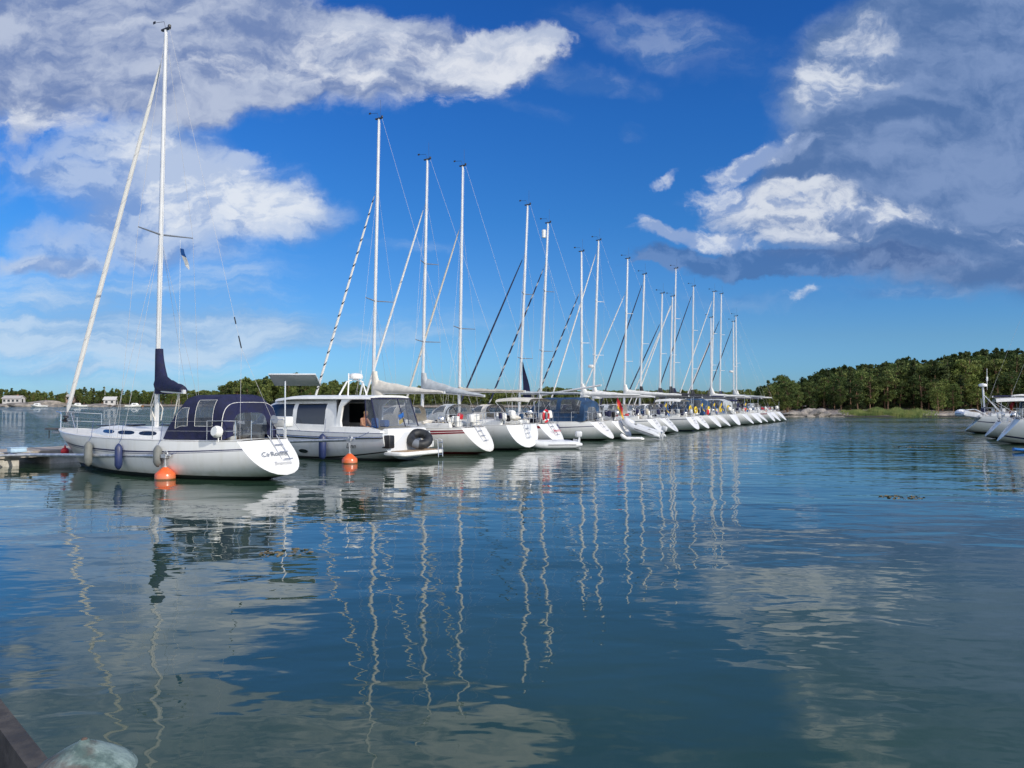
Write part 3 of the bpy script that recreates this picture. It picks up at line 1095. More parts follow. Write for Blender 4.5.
# ------------------------------------------------------------------ far cottages
def cottage(px, D, w, dpt, h, roofh, wallm, roofm, label, z=1.2, nwin=3, rot=0.0, chimney=True):
    e = empty('cottage', ((px - 512) / F * D, D, z), rot, label, 'cottage')
    mb = MB()
    mb.box((0, 0, h / 2 - .5), (w, dpt, h + 1))
    i = mb.add([(-w / 2, -dpt / 2, h), (-w / 2, dpt / 2, h), (-w / 2, 0, h + roofh), (w / 2, -dpt / 2, h), (w / 2, dpt / 2, h), (w / 2, 0, h + roofh)])
    mb.face((i, i + 1, i + 2))
    mb.face((i + 3, i + 5, i + 4))
    mb.build('wall', wallm, e, smooth=False)
    mb = MB()
    for sgn in (-1, 1):
        a, b = Vector((0, sgn * (dpt / 2 + .4), h - .15)), Vector((0, 0, h + roofh + .08))
        q = [(-w / 2 - .4, a.y, a.z), (w / 2 + .4, a.y, a.z), (w / 2 + .4, b.y, b.z), (-w / 2 - .4, b.y, b.z)]
        k = mb.add(q + [(x, y, z_ + .14) for x, y, z_ in q])
        for f in ((0, 1, 2, 3), (4, 5, 6, 7), (0, 1, 5, 4), (1, 2, 6, 5), (2, 3, 7, 6), (3, 0, 4, 7)):
            mb.face([k + j for j in f])
    ro = mb.build('roof', roofm, e, smooth=False)
    if chimney:
        MB().box((w * .2, .3, h + roofh + .1), (.6, .6, 1.1)).build('chimney', brickm, ro, smooth=False)
    for k in range(nwin):
        x = -w / 2 + w * (k + .5) / nwin
        fr = MB().box((x, -dpt / 2 - .03, h * .55), (1.25, .1, 1.25)).build('window', wht, e, smooth=False)
        MB().box((x, -dpt / 2 - .09, h * .55), (1.0, .04, 1.0)).build('pane', glassd, fr, smooth=False)
    dr = MB().box((w * .5 - .02 + .05, 0, 1.0), (.1, .95, 2.0)).build('door', glassd, e, smooth=False)
    return e

wht = mat('house_white', (0.55, 0.54, 0.52), 0.7, var=.05)
pinkw = mat('house_pinkish', (0.52, 0.36, 0.30), 0.8, var=.05)
roofg = mat('roof_grey', (0.16, 0.16, 0.17), 0.8, var=.1)
rooft = mat('roof_light', (0.42, 0.40, 0.38), 0.8, var=.1)
brickm = mat('chimney_brick', (0.28, 0.12, 0.08), 0.9)
cottage(14, 352, 7.4, 5, 2.3, 1.1, wht, rooft, 'long low white house on the far shore at the left edge', 1.5, 4, .1)
cottage(73, 362, 4.6, 4, 1.9, .9, pinkw, rooft, 'small pinkish cottage beside a flagpole on the far shore', 2.8, 2, -.1)
cottage(111, 350, 4.8, 4, 2.2, 1.2, wht, wht, 'small white boathouse on the far shore left of the first yacht mast', 1.0, 2, .15, False)
for px, D, h, lab in ((67, 361, 8.2, 'slim white flagpole beside the pinkish cottage on the far shore'),
                      (105, 352, 7.0, 'slim white flagpole beside the white boathouse on the far shore')):
    mb = MB()
    mb.tube([(0, 0, -.5), (0, 0, h)], [.10, .06], 6)
    mb.lathe([(.01, 0), (.11, .05), (.13, .13), (.1, .2), (.01, .25)], (0, 0, h), 8)
    mb.box((0, 0, .1), (.4, .4, .5))
    o = mb.build('flagpole', wht, loc=((px - 512) / F * D, D, 1.6))
    tag(o, lab, 'flagpole')


# ------------------------------------------------------------------ pontoon, booms, buoys
RV = Vector((0.507, 0.862, 0))        # along the row of boats
AV = Vector((0.862, -0.507, 0))       # towards the sterns
S0 = Vector((-7.5, 23.7, 0))          # waterline stern of the first boat
FV = -AV
BOW_ANG = atan2(FV.y, FV.x)
ROW_ANG = atan2(RV.y, RV.x)


def rowp(s, f=0.0, z=0.0):
    return S0 + RV * s + FV * f + Vector((0, 0, z))

dock = empty('pontoon', rowp(-14, 13.1, 0), ROW_ANG, 'long floating pontoon with plank deck and concrete floats at the bows of the moored yachts', 'pontoon')
DL = 100
mb = MB()
k = 0
x = 0.0
rngd = random.Random(3)
while x < DL:
    mb.box((x + .07, 0, .50 + rngd.uniform(-.003, .003)), (.135, 2.4, .045))
    x += .15
mb.build('deck', planks, dock, smooth=False)
MB().box((DL / 2, 1.23, .40), (DL, .06, .2)).box((DL / 2, -1.23, .40), (DL, .06, .2)).build('side_board', mat('grey_timber', (0.40, 0.37, 0.32), .85, col2=(.3, .27, .23), vscale=3), dock, smooth=False)
x = 13.95 - 3.7 * 3
while x < DL - 2:
    mb = MB().rbox((x + 1.3, 0, .05), (2.6, 2.3, .58), .04)
    mb.build('float', concrete, dock, smooth=False)
    x += 3.7
for x in (4, 22, 40, 58, 76, 94):
    MB().lathe([(.12, -1), (.12, 2.0), (.02, 2.05)], (x, 1.42, 0), 10).build('guide_pile', galv, dock)
# a grating on the near part of the deck, pale blue box and red ball at the edge
o = MB().rbox((0, 0, .09), (.55, .3, .16), .03).rbox((0, 0, .18), (.58, .33, .03), .012).build('storage_box', mat('pale_blue_plastic', (.42, .58, .72), .4, var=.1, dirt=.2), loc=P(17, 452, 28.2) - Vector((0, 0, .0)))
o.location.z = .525
o.rotation_euler[2] = ROW_ANG
tag(o, 'pale blue box standing on the pontoon deck at the left edge', 'box')
o = MB().lathe([(.01, -.15), (.08, -.13), (.14, -.05), (.15, .02), (.13, .09), (.07, .14), (.03, .16), (.03, .2), (.01, .21)], (0, 0, 0), 14).torus((0, 0, .22), .03, .01, (0, 1, 0), 10, 5).build('mooring_ball', redm, loc=P(65, 451.5, 29.6))
tag(o, 'small bright red ball fender hanging at the pontoon end by the first bow', 'fender')


def boom(name, buoy_px, buoy_base, label, z1, z0, r_off=0):
    """mooring boom from the pontoon out to its buoy"""
    D = F * CAMH / (buoy_base - 401.5)
    B = Vector(((buoy_px - 512) / F * D, D, 0))
    f = (B - S0).dot(FV)
    L = 11.9 - f
    e = empty('mooring_boom', B, BOW_ANG, label, 'mooring boom', 'mooring booms')
    MB().tube([(-.12, 0, z1), (L * .5, 0, (z1 + z0) / 2), (L, 0, z0)], .062, 8).build('beam', galv, e)
    MB().tube([(L - 1.6, 0, z0 + (z1 - z0) * 1.6 / L), (L, -.75, z0)], .045, 8).tube([(L - 1.6, 0, z0 + (z1 - z0) * 1.6 / L), (L, .75, z0)], .045, 8).build('brace', galv, e)
    MB().box((L + .04, 0, z0), (.1, 1.7, .2)).build('hinge_plate', galv, e, smooth=False)
    MB().torus((-.02, 0, z1 + .06), .09, .02, (0, 1, 0), 12, 6).box((0, 0, z1), (.22, .18, .12)).tube([(-.25, 0, z1 + .02), (.2, 0, z1 + .02)], .035, 8).build('end_fitting', galv, e)
    b = empty('mooring_buoy', B, 0, None, None)
    return e, b, B

e, b, B1 = boom('mooring_boom', 166, 479.2, 'grey steel mooring boom between the pontoon and the first orange buoy', .72, .44)
tag(b, 'orange mooring buoy in front of the side of the first navy tented yacht', 'buoy', 'orange mooring buoys')
e2, b2, B2 = boom('mooring_boom', 350, 463.2, 'grey steel mooring boom along the side of the motor yacht', .92, .45)
tag(b2, 'orange mooring buoy beside the hull of the motor yacht', 'buoy', 'orange mooring buoys')
for bb, zt in ((b, .72), (b2, .92)):
    mb = MB().lathe([(.04, -.35), (.2, -.33), (.29, -.2), (.305, .0), (.3, .16), (.275, .2), (.16, .30), (.08, .37), (.04, .39)], (0, 0, 0), 20)
    for k in range(6):
        a = k * pi / 3
    mb.build('float', orange, bb)
    MB().tube([(0, 0, .36), (0, 0, zt - .03)], .022, 8).lathe([(.06, .37), (.06, .41), (.03, .42)], (0, 0, 0), 10).build('stem', galv, bb)

# ------------------------------------------------------------------ foreground: quay edge and copper-capped post
quay = empty('quay_edge', (-2.55, 2.4, 0), 0, 'dark brown timber quay edge in the bottom left corner', 'quay')
p0, p1 = Vector((-1.555, 2.76, 1.02)), Vector((-2.685, 3.92, 1.02))
dirq = (p1 - p0).normalized()
nq = Vector((-dirq.y, dirq.x, 0))       # to the left, away from the water
if nq.x > 0:
    nq = -nq
qm = mat('quay_timber', (0.040, 0.036, 0.032), 0.8, col2=(0.078, 0.070, 0.063), vscale=7, bump=.006, bscale=18)
qd = mat('quay_dark', (0.03, 0.026, 0.024), 0.9, var=.3)


def slab(mb, a, b, w0, w1, z0, z1):
    pts = []
    for p in (a, b):
        for w in (w0, w1):
            for z in (z0, z1):
                q = p + nq * w
                pts.append((q.x, q.y, z))
    i = mb.add(pts)
    for q in ((0, 1, 3, 2), (4, 6, 7, 5), (0, 4, 5, 1), (2, 3, 7, 6), (0, 2, 6, 4), (1, 5, 7, 3)):
        mb.face([i + k for k in q])

a_, b_ = p0 - dirq * 5.0, p1 + dirq * 0.25
mb = MB()
slab(mb, a_, b_, 0.0, .075, .80, 1.02)
o = mb.build('edge_beam', qm, None, smooth=False)
o.parent = quay
o.matrix_parent_inverse = Matrix.Translation(-quay.location)
mb = MB()
for k in range(14):
    slab(mb, a_, b_, .12 + k * .15, .12 + k * .15 + .14, .68, .72)
o = mb.build('deck', qd, None, smooth=False)
o.parent = quay
o.matrix_parent_inverse = Matrix.Translation(-quay.location)
for k in range(3):
    q = p0 + dirq * (k * 1.4 - 2.6) + nq * .4
    o = MB().lathe([(.11, -1.5), (.11, .67)], (q.x, q.y, 0), 12).build('pile', qd)
    o.parent = quay
    o.matrix_parent_inverse = Matrix.Translation(-quay.location)


def copper_mat():
    m = bpy.data.materials.new('weathered_copper')
    m.use_nodes = True
    t = NT(m.node_tree)
    bs = m.node_tree.nodes['Principled BSDF']
    tcn = t.n('ShaderNodeTexCoord')
    v = tcn.outputs['Object']
    n1 = t.noise(v, 9, 8, .65)
    n2 = t.noise(v, 34, 8, .7)
    n3 = t.noise(v, 4, 5, .6)
    c = t.mix(t.mr(n1, .38, .62), (0.085, 0.14, 0.13, 1), (0.27, 0.36, 0.34, 1))
    c = t.mix(t.m('MULTIPLY', t.mr(n3, .5, .64), .75), c, (0.12, 0.08, 0.065, 1))
    c = t.mix(t.mr(n2, .6, .7, 0, .7), c, (0.33, 0.41, 0.39, 1))
    t.l(c, bs.inputs['Base Color'])
    bs.inputs['Roughness'].default_value = .75
    bs.inputs['Metallic'].default_value = .1
    b = t.n('ShaderNodeBump')
    b.inputs['Distance'].default_value = .013
    t.l(n2, b.inputs['Height'])
    t.l(b.outputs[0], bs.inputs['Normal'])
    return m

cp = P(84, 765, 2.62)
post = empty('capped_post', (cp.x, cp.y, 0), 0, 'post with a weathered green copper cone cap at the bottom left', 'post')
zc = cp.z
MB().lathe([(.150, zc - .05), (.157, zc - .035), (.159, zc - .018), (.152, zc - .002), (.132, zc + .014), (.095, zc + .037), (.062, zc + .057), (.034, zc + .072), (.020, zc + .078), (.013, zc + .086), (.003, zc + .088)], (0, 0, 0), 40).build('cap', copper_mat(), post)
MB().torus((0, 0, zc - .02), .158, .006, (0, 0, 1), 48, 8).build('rim', copper_mat(), post)
MB().lathe([(.011, 0), (.012, .003), (.008, .008), (.002, .010)], (0, 0, zc + .082), 12).build('knob', mat('rusty_knob', (.10, .07, .055), .9, var=.4, vscale=30), post)
MB().lathe([(.125, -1.5), (.12, zc - .04)], (0, 0, 0), 20).build('pile', mat('wet_pile', (.10, .075, .055), .9, col2=(.05, .045, .035), vscale=5), post)

# ------------------------------------------------------------------ yachts
def sgnpow(c, e):
    return math.copysign(abs(c) ** e, c)


class Hull:
    """hull surface in local axes: x forward from the stern, y to port, z up from the water"""
    def __init__(s, L, B, fs, fb, rake=.9, sb=.74, zk=.12, bowrake=.9, draft=.5, full=2.3):
        s.L, s.B, s.fs, s.fb, s.rake, s.sb, s.zk, s.bowrake, s.draft, s.full = L, B, fs, fb, rake, sb, zk, bowrake, draft, full

    def hb(s, t):
        if t < .42:
            return s.B / 2 * (s.sb + (1 - s.sb) * sin(pi / 2 * t / .42))
        return s.B / 2 * max(0.0, cos(pi / 2 * ((t - .42) / .58) ** 1.45)) ** .85 if t < .999 else 0.012

    def sheer(s, t):
        return s.fs + (s.fb - s.fs) * t ** 1.5 - .07 * sin(pi * t)

    def pt(s, t, h, side=1, off=0.0):
        zs = s.sheer(t)
        if t < .5:
            zk = s.zk + (-s.draft - s.zk) * sin(pi * t)
        else:
            zk = -s.draft + (s.draft * .75) * ((t - .5) / .5) ** 2
        z = zs + (zk - zs) * h
        n = s.full + (1.25 - s.full) * sstep(.35, 1, t)
        mexp = 2.0 + (1.15 - 2.0) * sstep(.35, 1, t)
        y = s.hb(t) * max(0.0, 1 - h ** n) ** (1 / mexp) + off
        x0 = s.rake * (1 - h) ** 1.0
        x1 = s.L - s.bowrake * h ** 1.15
        return Vector((x0 + t * (x1 - x0), side * y, z))

    def x_t(s, x):
        """station t of deck-level position x"""
        return (x - s.rake) / (s.L - s.rake)

    def deckz(s, x):
        return s.sheer(max(0, min(1, s.x_t(x))))

    def beam(s, x):
        return s.hb(max(0, min(1, s.x_t(x))))


def build_hull(H, root, hm, stripes=(), nt=26):
    hs = sorted(set([0, .03] + [round(.08 * k, 3) for k in range(1, 13)] + [1.0] + [v for a, b, _ in stripes for v in (a, b)]))
    ts = [i / nt for i in range(nt + 1)]
    mats = [hm] + [m for _, _, m in stripes]
    mb = MB()
    n = len(hs)
    ids = {}
    for side in (1, -1):
        base = len(mb.v)
        for t in ts:
            mb.add([H.pt(t, h, side) for h in hs])
        for i in range(nt):
            for j in range(n - 1):
                mb.cur = 0
                mid = (hs[j] + hs[j + 1]) / 2
                for q, (a, b, _) in enumerate(stripes):
                    if a <= mid <= b:
                        mb.cur = q + 1
                a = base + i * n + j
                f = (a, a + n, a + n + 1, a + 1)
                mb.face(f if side < 0 else f[::-1])
        ids[side] = base
    mb.cur = 0
    # transom, slightly crowned
    cen = mb.add([H.pt(0, h, 1) * .5 + H.pt(0, h, -1) * .5 + Vector((-.10 * (1 - h), 0, .02 * (1 - h))) for h in hs])
    for j in range(n - 1):
        mb.face((ids[1] + j, cen + j, cen + j + 1, ids[1] + j + 1))
        mb.face((cen + j, ids[-1] + j, ids[-1] + j + 1, cen + j + 1))
    return mb.build('hull', mats, root, angle=32)


def build_deck(H, root, m, c0, c1, cw, nt=22, depth=.42, wellm=None):
    """side decks and foredeck with an open cockpit well between c0 and c1"""
    xs = sorted(set([H.rake + (H.L - H.rake) * i / nt for i in range(nt + 1)] + [c0, c1]))
    mb = MB()
    for x in xs:
        b = H.beam(x)
        z = H.deckz(x)
        k = min(cw, b * .7)
        e = .0
        mb.add([(x, -b + e, z), (x, -k, z + .03), (x, 0, z + .05), (x, k, z + .03), (x, b - e, z)])
    for i in range(len(xs) - 1):
        mid = (xs[i] + xs[i + 1]) / 2
        for j in range(4):
            if c0 < mid < c1 and j in (1, 2):
                continue
            a = i * 5 + j
            mb.face((a, a + 5, a + 6, a + 1))
    d = mb.build('deck', m, root, angle=30)
    zt = min(H.deckz(c0), H.deckz(c1))
    mb = MB()
    w = min(cw, H.beam(c0) * .7)
    ya, yb = w, min(cw, H.beam(c1) * .7)
    fl = zt - depth
    q = [(c0, -ya), (c1, -yb), (c1, yb), (c0, ya)]
    i = mb.add([(x, y, fl) for x, y in q] + [(x, y, H.deckz(x) + .03) for x, y in q])
    mb.face((i, i + 1, i + 2, i + 3))
    for a, b in ((0, 1), (1, 2), (2, 3), (3, 0)):
        mb.face((i + a, i + b, i + 4 + b, i + 4 + a))
    mb.build('cockpit', wellm or teak, root, smooth=False)
    return d


def toe_rail(H, root, m, r=.022):
    for side in (1, -1):
        MB().tube([H.pt(t / 20, 0, side, -.015) + Vector((0, 0, .02)) for t in range(21)], r, 5).build('toe_rail', m, root)


def coachroof(H, root, x0, x1, w, h, m, nwin=2, winm=None, wl=.9, slope=.9):
    N = 14
    def ring(u, off=0.0):
        x = x0 + (x1 - x0) * u
        ww = min(w, H.beam(x) * .72) * (1 - .45 * sstep(.45, 1.0, u)) + off
        hh = h * (1 - .25 * u) * (1 - sstep(.78, 1.0, u)) ** .8 * min(1.0, .75 + u * 2) + .0
        z = H.deckz(x) + .02
        return x, ww, hh, z
    rings = []
    for i in range(N + 1):
        x, ww, hh, z = ring(i / N)
        rings.append([(x, -ww, z - .05), (x, -ww, z + .03), (x, -ww * .88, z + hh * .82), (x, -ww * .8, z + hh * .95), (x, -ww * .4, z + hh * 1.06), (x, 0, z + hh * 1.1),
                      (x, ww * .4, z + hh * 1.06), (x, ww * .8, z + hh * .95), (x, ww * .88, z + hh * .82), (x, ww, z + .03), (x, ww, z - .05)])
    c = MB().loft(rings, False).face
    mb = MB()
    mb.loft(rings, False)
    mb.face(list(range(11)))
    cr = mb.build('coachroof', m, root, angle=35)
    if nwin:
        for side in (1, -1):
            for k in range(nwin):
                ua = .10 + k * (.66 / nwin)
                ub = ua + .66 / nwin * .78
                mb = MB()
                M_ = 7
                for q in range(M_ + 1):
                    u = ua + (ub - ua) * q / M_
                    x, ww, hh, z = ring(u)
                    sh = .32 + .12 * (abs(q / M_ - .5) * 2) ** 4
                    st = .74 - .12 * (abs(q / M_ - .5) * 2) ** 4
                    pts = []
                    for v in (sh, st):
                        y = ww * (1 - .12 * v / .82) + .012
                        pts.append((x, side * y, z + hh * v))
                    mb.add(pts)
                for q in range(M_):
                    a = q * 2
                    mb.face((a, a + 2, a + 3, a + 1))
                mb.build('window', winm or glassd, cr)
    return cr


def tent(name, root, S, nu, nv, m, windows=(), piping=None, pm=None, angle=60):
    """canvas grid S(u, v); windows are cell ranges (u0,u1,v0,v1) of clear vinyl"""
    g = [[Vector(S(i / nu, j / nv)) for j in range(nv + 1)] for i in range(nu + 1)]
    def inwin(i, j):
        for k, (a, b, c, d) in enumerate(windows):
            if a <= i < b and c <= j < d:
                return k
        return -1
    mb = MB()
    for row in g:
        mb.add(row)
    for i in range(nu):
        for j in range(nv):
            if inwin(i, j) < 0:
                a = i * (nv + 1) + j
                mb.face((a, a + nv + 1, a + nv + 2, a + 1))
    o = mb.build(name, m, root, angle=angle)
    for (a, b, c, d) in windows:
        mb = MB()
        for i in range(a, b + 1):
            mb.add(g[i][c:d + 1])
        n = d - c + 1
        for i in range(b - a):
            for j in range(d - c):
                q = i * n + j
                mb.face((q, q + n, q + n + 1, q + 1))
        w = mb.build('window', vinyl, o, angle=80)
        if piping:
            loop = [g[a][j] for j in range(c, d + 1)] + [g[i][d] for i in range(a + 1, b + 1)] + [g[b][j] for j in range(d - 1, c - 1, -1)] + [g[i][c] for i in range(b - 1, a, -1)]
            loop.append(loop[0])
            MB().tube(loop, piping, 5, False).build('piping', pm or whitec, o)
    return o


def arch_fn(x0, x1, zb, h, w, eh=.62, ew=.5):
    """zb,h,w functions of u"""
    def S(u, v):
        a = pi * v
        c, s_ = cos(a), sin(a)
        return (x0 + (x1 - x0) * u, w(u) * sgnpow(c, ew), zb(u) + h(u) * abs(s_) ** eh)
    return S


def rails(H, root, L_, mast_x, full=True, x_start=None, r=.0125, lod=0):
    """pulpit, pushpit, stanchions, lifelines"""
    h = .62
    def dk(x, side, dz=0, ins=.06):
        return Vector((x, side * max(.02, H.beam(x) - ins), H.deckz(x) + dz))
    bx = H.L
    seg = 6 if lod == 0 else 4
    mb = MB()
    for side in (1, -1):
        a, b = bx - 1.35, bx - .45
        mb.tube([dk(a, side), dk(a, side, h)], r, seg)
        mb.tube([dk(b, side), dk(b + .15, side, h)], r, seg)
        mb.tube([dk(a, side, h), dk(b, side, h + .02), Vector((bx + .05, side * .16, H.deckz(bx) + h + .04)), Vector((bx + .12, 0, H.deckz(bx) + h + .04))], r, seg)
        mb.tube([dk(a, side, h * .5), dk(b, side, h * .5), Vector((bx - .1, side * .12, H.deckz(bx) + h * .5))], r * .8, seg)
    mb.build('pulpit', steel, root)
    mb = MB()
    sx_ = H.rake + .12
    for side in (1, -1):
        for x in (sx_, sx_ + 1.0):
            mb.tube([dk(x, side), dk(x, side, h)], r, seg)
        for q in (h, h * .5):
            mb.tube([dk(sx_ + 1.0, side, q), dk(sx_, side, q), Vector((sx_ - .03, side * .38, H.deckz(sx_) + q))], r, seg)
        mb.tube([Vector((sx_ - .03, side * .38, H.deckz(sx_))), Vector((sx_ - .03, side * .38, H.deckz(sx_) + h))], r, seg)
    mb.build('pushpit', steel, root)
    xs = []
    x = sx_ + 1.0
    n = max(2, int((bx - 1.35 - x) / 1.9))
    xs = [x + (bx - 1.35 - x) * k / n for k in range(n + 1)]
    for side in (1, -1):
        if lod < 2:
            for x in xs[1:-1]:
                MB().tube([dk(x, side), dk(x, side, h)], r, seg).build('stanchion', steel, root)
        mb = MB()
        for q in (h - .01, h * .5):
            mb.tube([dk(x, side, q) for x in xs], .0045 if lod == 0 else .006, 4)
        mb.build('lifeline', wire, root)


def rig(H, root, mx, top, rake, spreaders, furl, frac=.97, mm=None, bstay=True, mr=.085, lod=0, radar=False, wind=True, furl_r=.065, antenna=.9, wires=True, dsplit=True):
    zd = H.deckz(mx) + .3
    tr = math.tan(rake)
    def mp(z):
        return Vector((mx - tr * (z - zd), 0, z))
    mm = mm or alu
    mb = MB()
    mb.tube([mp(zd - .5), mp(top * .6), mp(top * .93), mp(top)], [mr, mr, mr * .82, mr * .7], 10 if lod < 2 else 6, sy=.75)
    mast = mb.build('mast', mm, root)
    mb = MB()
    mb.box(mp(top + .03), (.42, .09, .06))
    if wind:
        mb.tube([mp(top), mp(top) + Vector((.10, 0, .32))], .008, 4)
        mb.tube([mp(top) + Vector((.10, 0, .32)), mp(top) + Vector((.55, .1, .34))], .008, 4)
        mb.box(mp(top) + Vector((.5, .1, .34)), (.13, .01, .09))
        mb.tube([mp(top) + Vector((-.1, 0, .05)), mp(top) + Vector((-.1, 0, .05 + antenna))], .007, 4)
        mb.lathe([(.05, 0), (.05, .08), (.02, .1)], mp(top) + Vector((-.2, 0, .05)), 8)
    mb.build('masthead_gear', black, mast)
    chain = H.beam(mx - .25) - .08
    cz = H.deckz(mx - .25)
    tips = []
    for z, sp in spreaders:
        for side in (1, -1):
            tip = mp(z) + Vector((-.30, side * sp, .04))
            MB().tube([mp(z), tip], [.035, .02], 6, sy=1.0).build('spreader', greyp if lod == 0 else mm, mast)
            tips.append((z, side, tip))
    wr = .006 if lod == 0 else .0045
    if wires:
        for side in (1, -1):
            cp_ = Vector((mx - .25, side * chain, cz))
            ts = [t for z, sd, t in tips if sd == side]
            mb = MB().tube([cp_] + ts + [mp(top * frac if frac < .9 else top)], wr, 4)
            mb.build('shroud', wire, root)
            if spreaders:
                z0 = spreaders[0][0]
                mb = MB().tube([cp_ + Vector((.35, 0, 0)), mp(z0 - .05)], wr, 4).tube([cp_ - Vector((.3, 0, 0)), mp(z0 - .05)], wr, 4)
                if len(ts) > 1:
                    mb.tube([ts[0], mp(spreaders[1][0] - .05)], wr, 4)
                mb.build('lower_shroud', wire, root)
    bow = Vector((H.L - .12, 0, H.deckz(H.L) + .06))
    hd = mp(top * frac)
    if furl:
        d = hd - bow
        if lod == 0:
            MB().lathe([(.09, 0), (.11, .03), (.05, .06), (.05, .16), (.11, .19), (.09, .22)], bow + d.normalized() * .25, 12, d.normalized()).build('furler_drum', black, root)
        pts = [bow + d * k for k in (.045, .06, .2, .5, .8, .93, .955)]
        MB().tube(pts, [.03, furl_r * .9, furl_r * 1.05, furl_r, furl_r * .8, furl_r * .55, .02], 8).build('furled_genoa', FURL[furl], root)
        MB().tube([bow, hd], .008, 4).build('forestay', wire, root)
    else:
        MB().tube([bow, hd], .007, 4).build('forestay', wire, root)
    if bstay:
        ins = dsplit == 'ins'
        st = Vector((H.rake + .08, 0, H.deckz(H.rake) + .1))
        mb = MB()
        tp = mp(top) + Vector((-.2, 0, 0))
        if dsplit:
            j = st + (tp - st) * .2
            for side in (1, -1):
                mb.tube([Vector((H.rake + .1, side * .8, H.deckz(H.rake))), j], wr, 4)
            mb.tube([j, tp], wr, 4)
        else:
            mb.tube([st, tp], wr, 4)
        mb.build('backstay', wire, root)
        if ins:
            MB().tube([j + (tp - j) * .0, j + (tp - j) * .035], .02, 6).tube([j + (tp - j) * .07, j + (tp - j) * .09], .02, 6).build('stay_insulator', black, root)
    # halyards near the mast
    if wires:
        mb = MB().tube([mp(zd + .1) + Vector((-.14, .05, 0)), mp(top - .2) + Vector((-.1, 0, 0))], .006, 4)
        mb.tube([mp(zd + .6) + Vector((.16, -.05, 0)), mp(top * frac) + Vector((.08, 0, 0))], .006, 4)
        mb.build('halyard', ropew, mast)
    if radar:
        p = mp(radar) + Vector((.28, 0, 0))
        MB().lathe([(.02, -.12), (.22, -.1), (.26, -.02), (.25, .07), (.15, .13), (.01, .14)], p, 14).box(p - Vector((.16, 0, .12)), (.3, .1, .05)).build('radar_dome', gel, mast)
    return mp


def boom_and_cover(root, mp, zg, bl, canvas, swing=0.0, lift=0.0, collar=1.2, hh=.30, bare=False, mm=None, endw=.14, w=.17):
    g = mp(zg) + Vector((-.12, 0, 0))
    d = Vector((-cos(swing) * cos(lift), sin(swing) * cos(lift), sin(lift)))
    side = Vector((d.y, -d.x, 0)).normalized()
    up = side.cross(d)
    if up.z < 0:
        up = -up
    end = g + d * bl
    MB().tube([g, end], .065, 8, sy=.8).box(end, (.08, .1, .12)).build('boom', mm or alu, root)
    if bare:
        return end
    rings = []
    N = 12
    for i in range(N + 1):
        u = i / N
        c = g + d * (bl * .985 * u + .02)
        ht = endw + hh * (1 - u) ** 1.3 + .025 * sin(u * 23)
        ww = w * (1 - .35 * u) + .01 * sin(u * 31)
        sag = -.03
        ring = []
        for k in range(12):
            a = 2 * pi * k / 12
            y = cos(a) * ww * (1 - .35 * max(0, sin(a)))
            z = sin(a) * ht * .5 * (1.0 if sin(a) > 0 else .55) + ht * .28 + sag
            ring.append(c + side * y + up * z)
        rings.append(ring)
    mb = MB()
    mb.loft(rings, True, True)
    # collar up the mast
    if collar > 0:
        rr = []
        for i in range(9):
            u = i / 8
            z = zg - .12 + (collar + .2) * u
            c = mp(z) + Vector((-.06 - .30 * (1 - u) ** 1.6, 0, 0))
            ring = []
            for k in range(12):
                a = 2 * pi * k / 12
                rx = .14 + .30 * (1 - u) ** 1.5
                ry = .12 + .05 * (1 - u)
                ring.append(c + Vector((cos(a) * rx, sin(a) * ry, 0)))
            rr.append(ring)
        mb.loft(rr, True, True)
    mb.build('sail_cover', canvas, root, angle=50)
    return end


def wheel(root, x, y, z, R=.42, m=None, name='steering_wheel'):
    mb = MB().torus((x, y, z), R, .022, (1, 0, 0), 26, 6)
    for k in range(6):
        a = k * pi / 3
        mb.tube([(x, y, z), (x, y + R * cos(a), z + R * sin(a))], .012, 4)
    mb.lathe([(.06, -.05), (.06, .05)], (x, y, z), 8, (1, 0, 0))
    w = mb.build(name, m or black, root)
    MB().rbox((x + .18, y, z - .42), (.22, .26, .95), .05).build('binnacle', gel, root)
    return w


def stern_ladder(H, root, y=-.25):
    mb = MB()
    z1, z0 = H.sheer(0) + .05, .28
    def px_(z):
        hh = (H.sheer(0) - z) / (H.sheer(0) - H.zk)
        return H.rake * (1 - hh) - .16
    for s_ in (-.17, .17):
        mb.tube([(px_(z1) + .1, y + s_, z1 + .1), (px_(z1), y + s_, z1), (px_(.75), y + s_, .62)], .014, 6)
    for z in (.64, .85, 1.06):
        mb.tube([(px_(z), y - .17, z), (px_(z), y + .17, z)], .016, 6)
    mb.build('ladder', steel, root)


def fx(H, M_, px):
    """deck position on the port side that lies on the bearing of a photo column"""
    best = None
    for k in range(20, 195):
        t = k / 200
        w = M_ @ H.pt(t, .2, 1)
        d = abs(512 + w.x / w.y * F - px)
        if best is None or d < best[0]:
            best = (d, H.rake + t * (H.L - H.rake))
    return best[1]


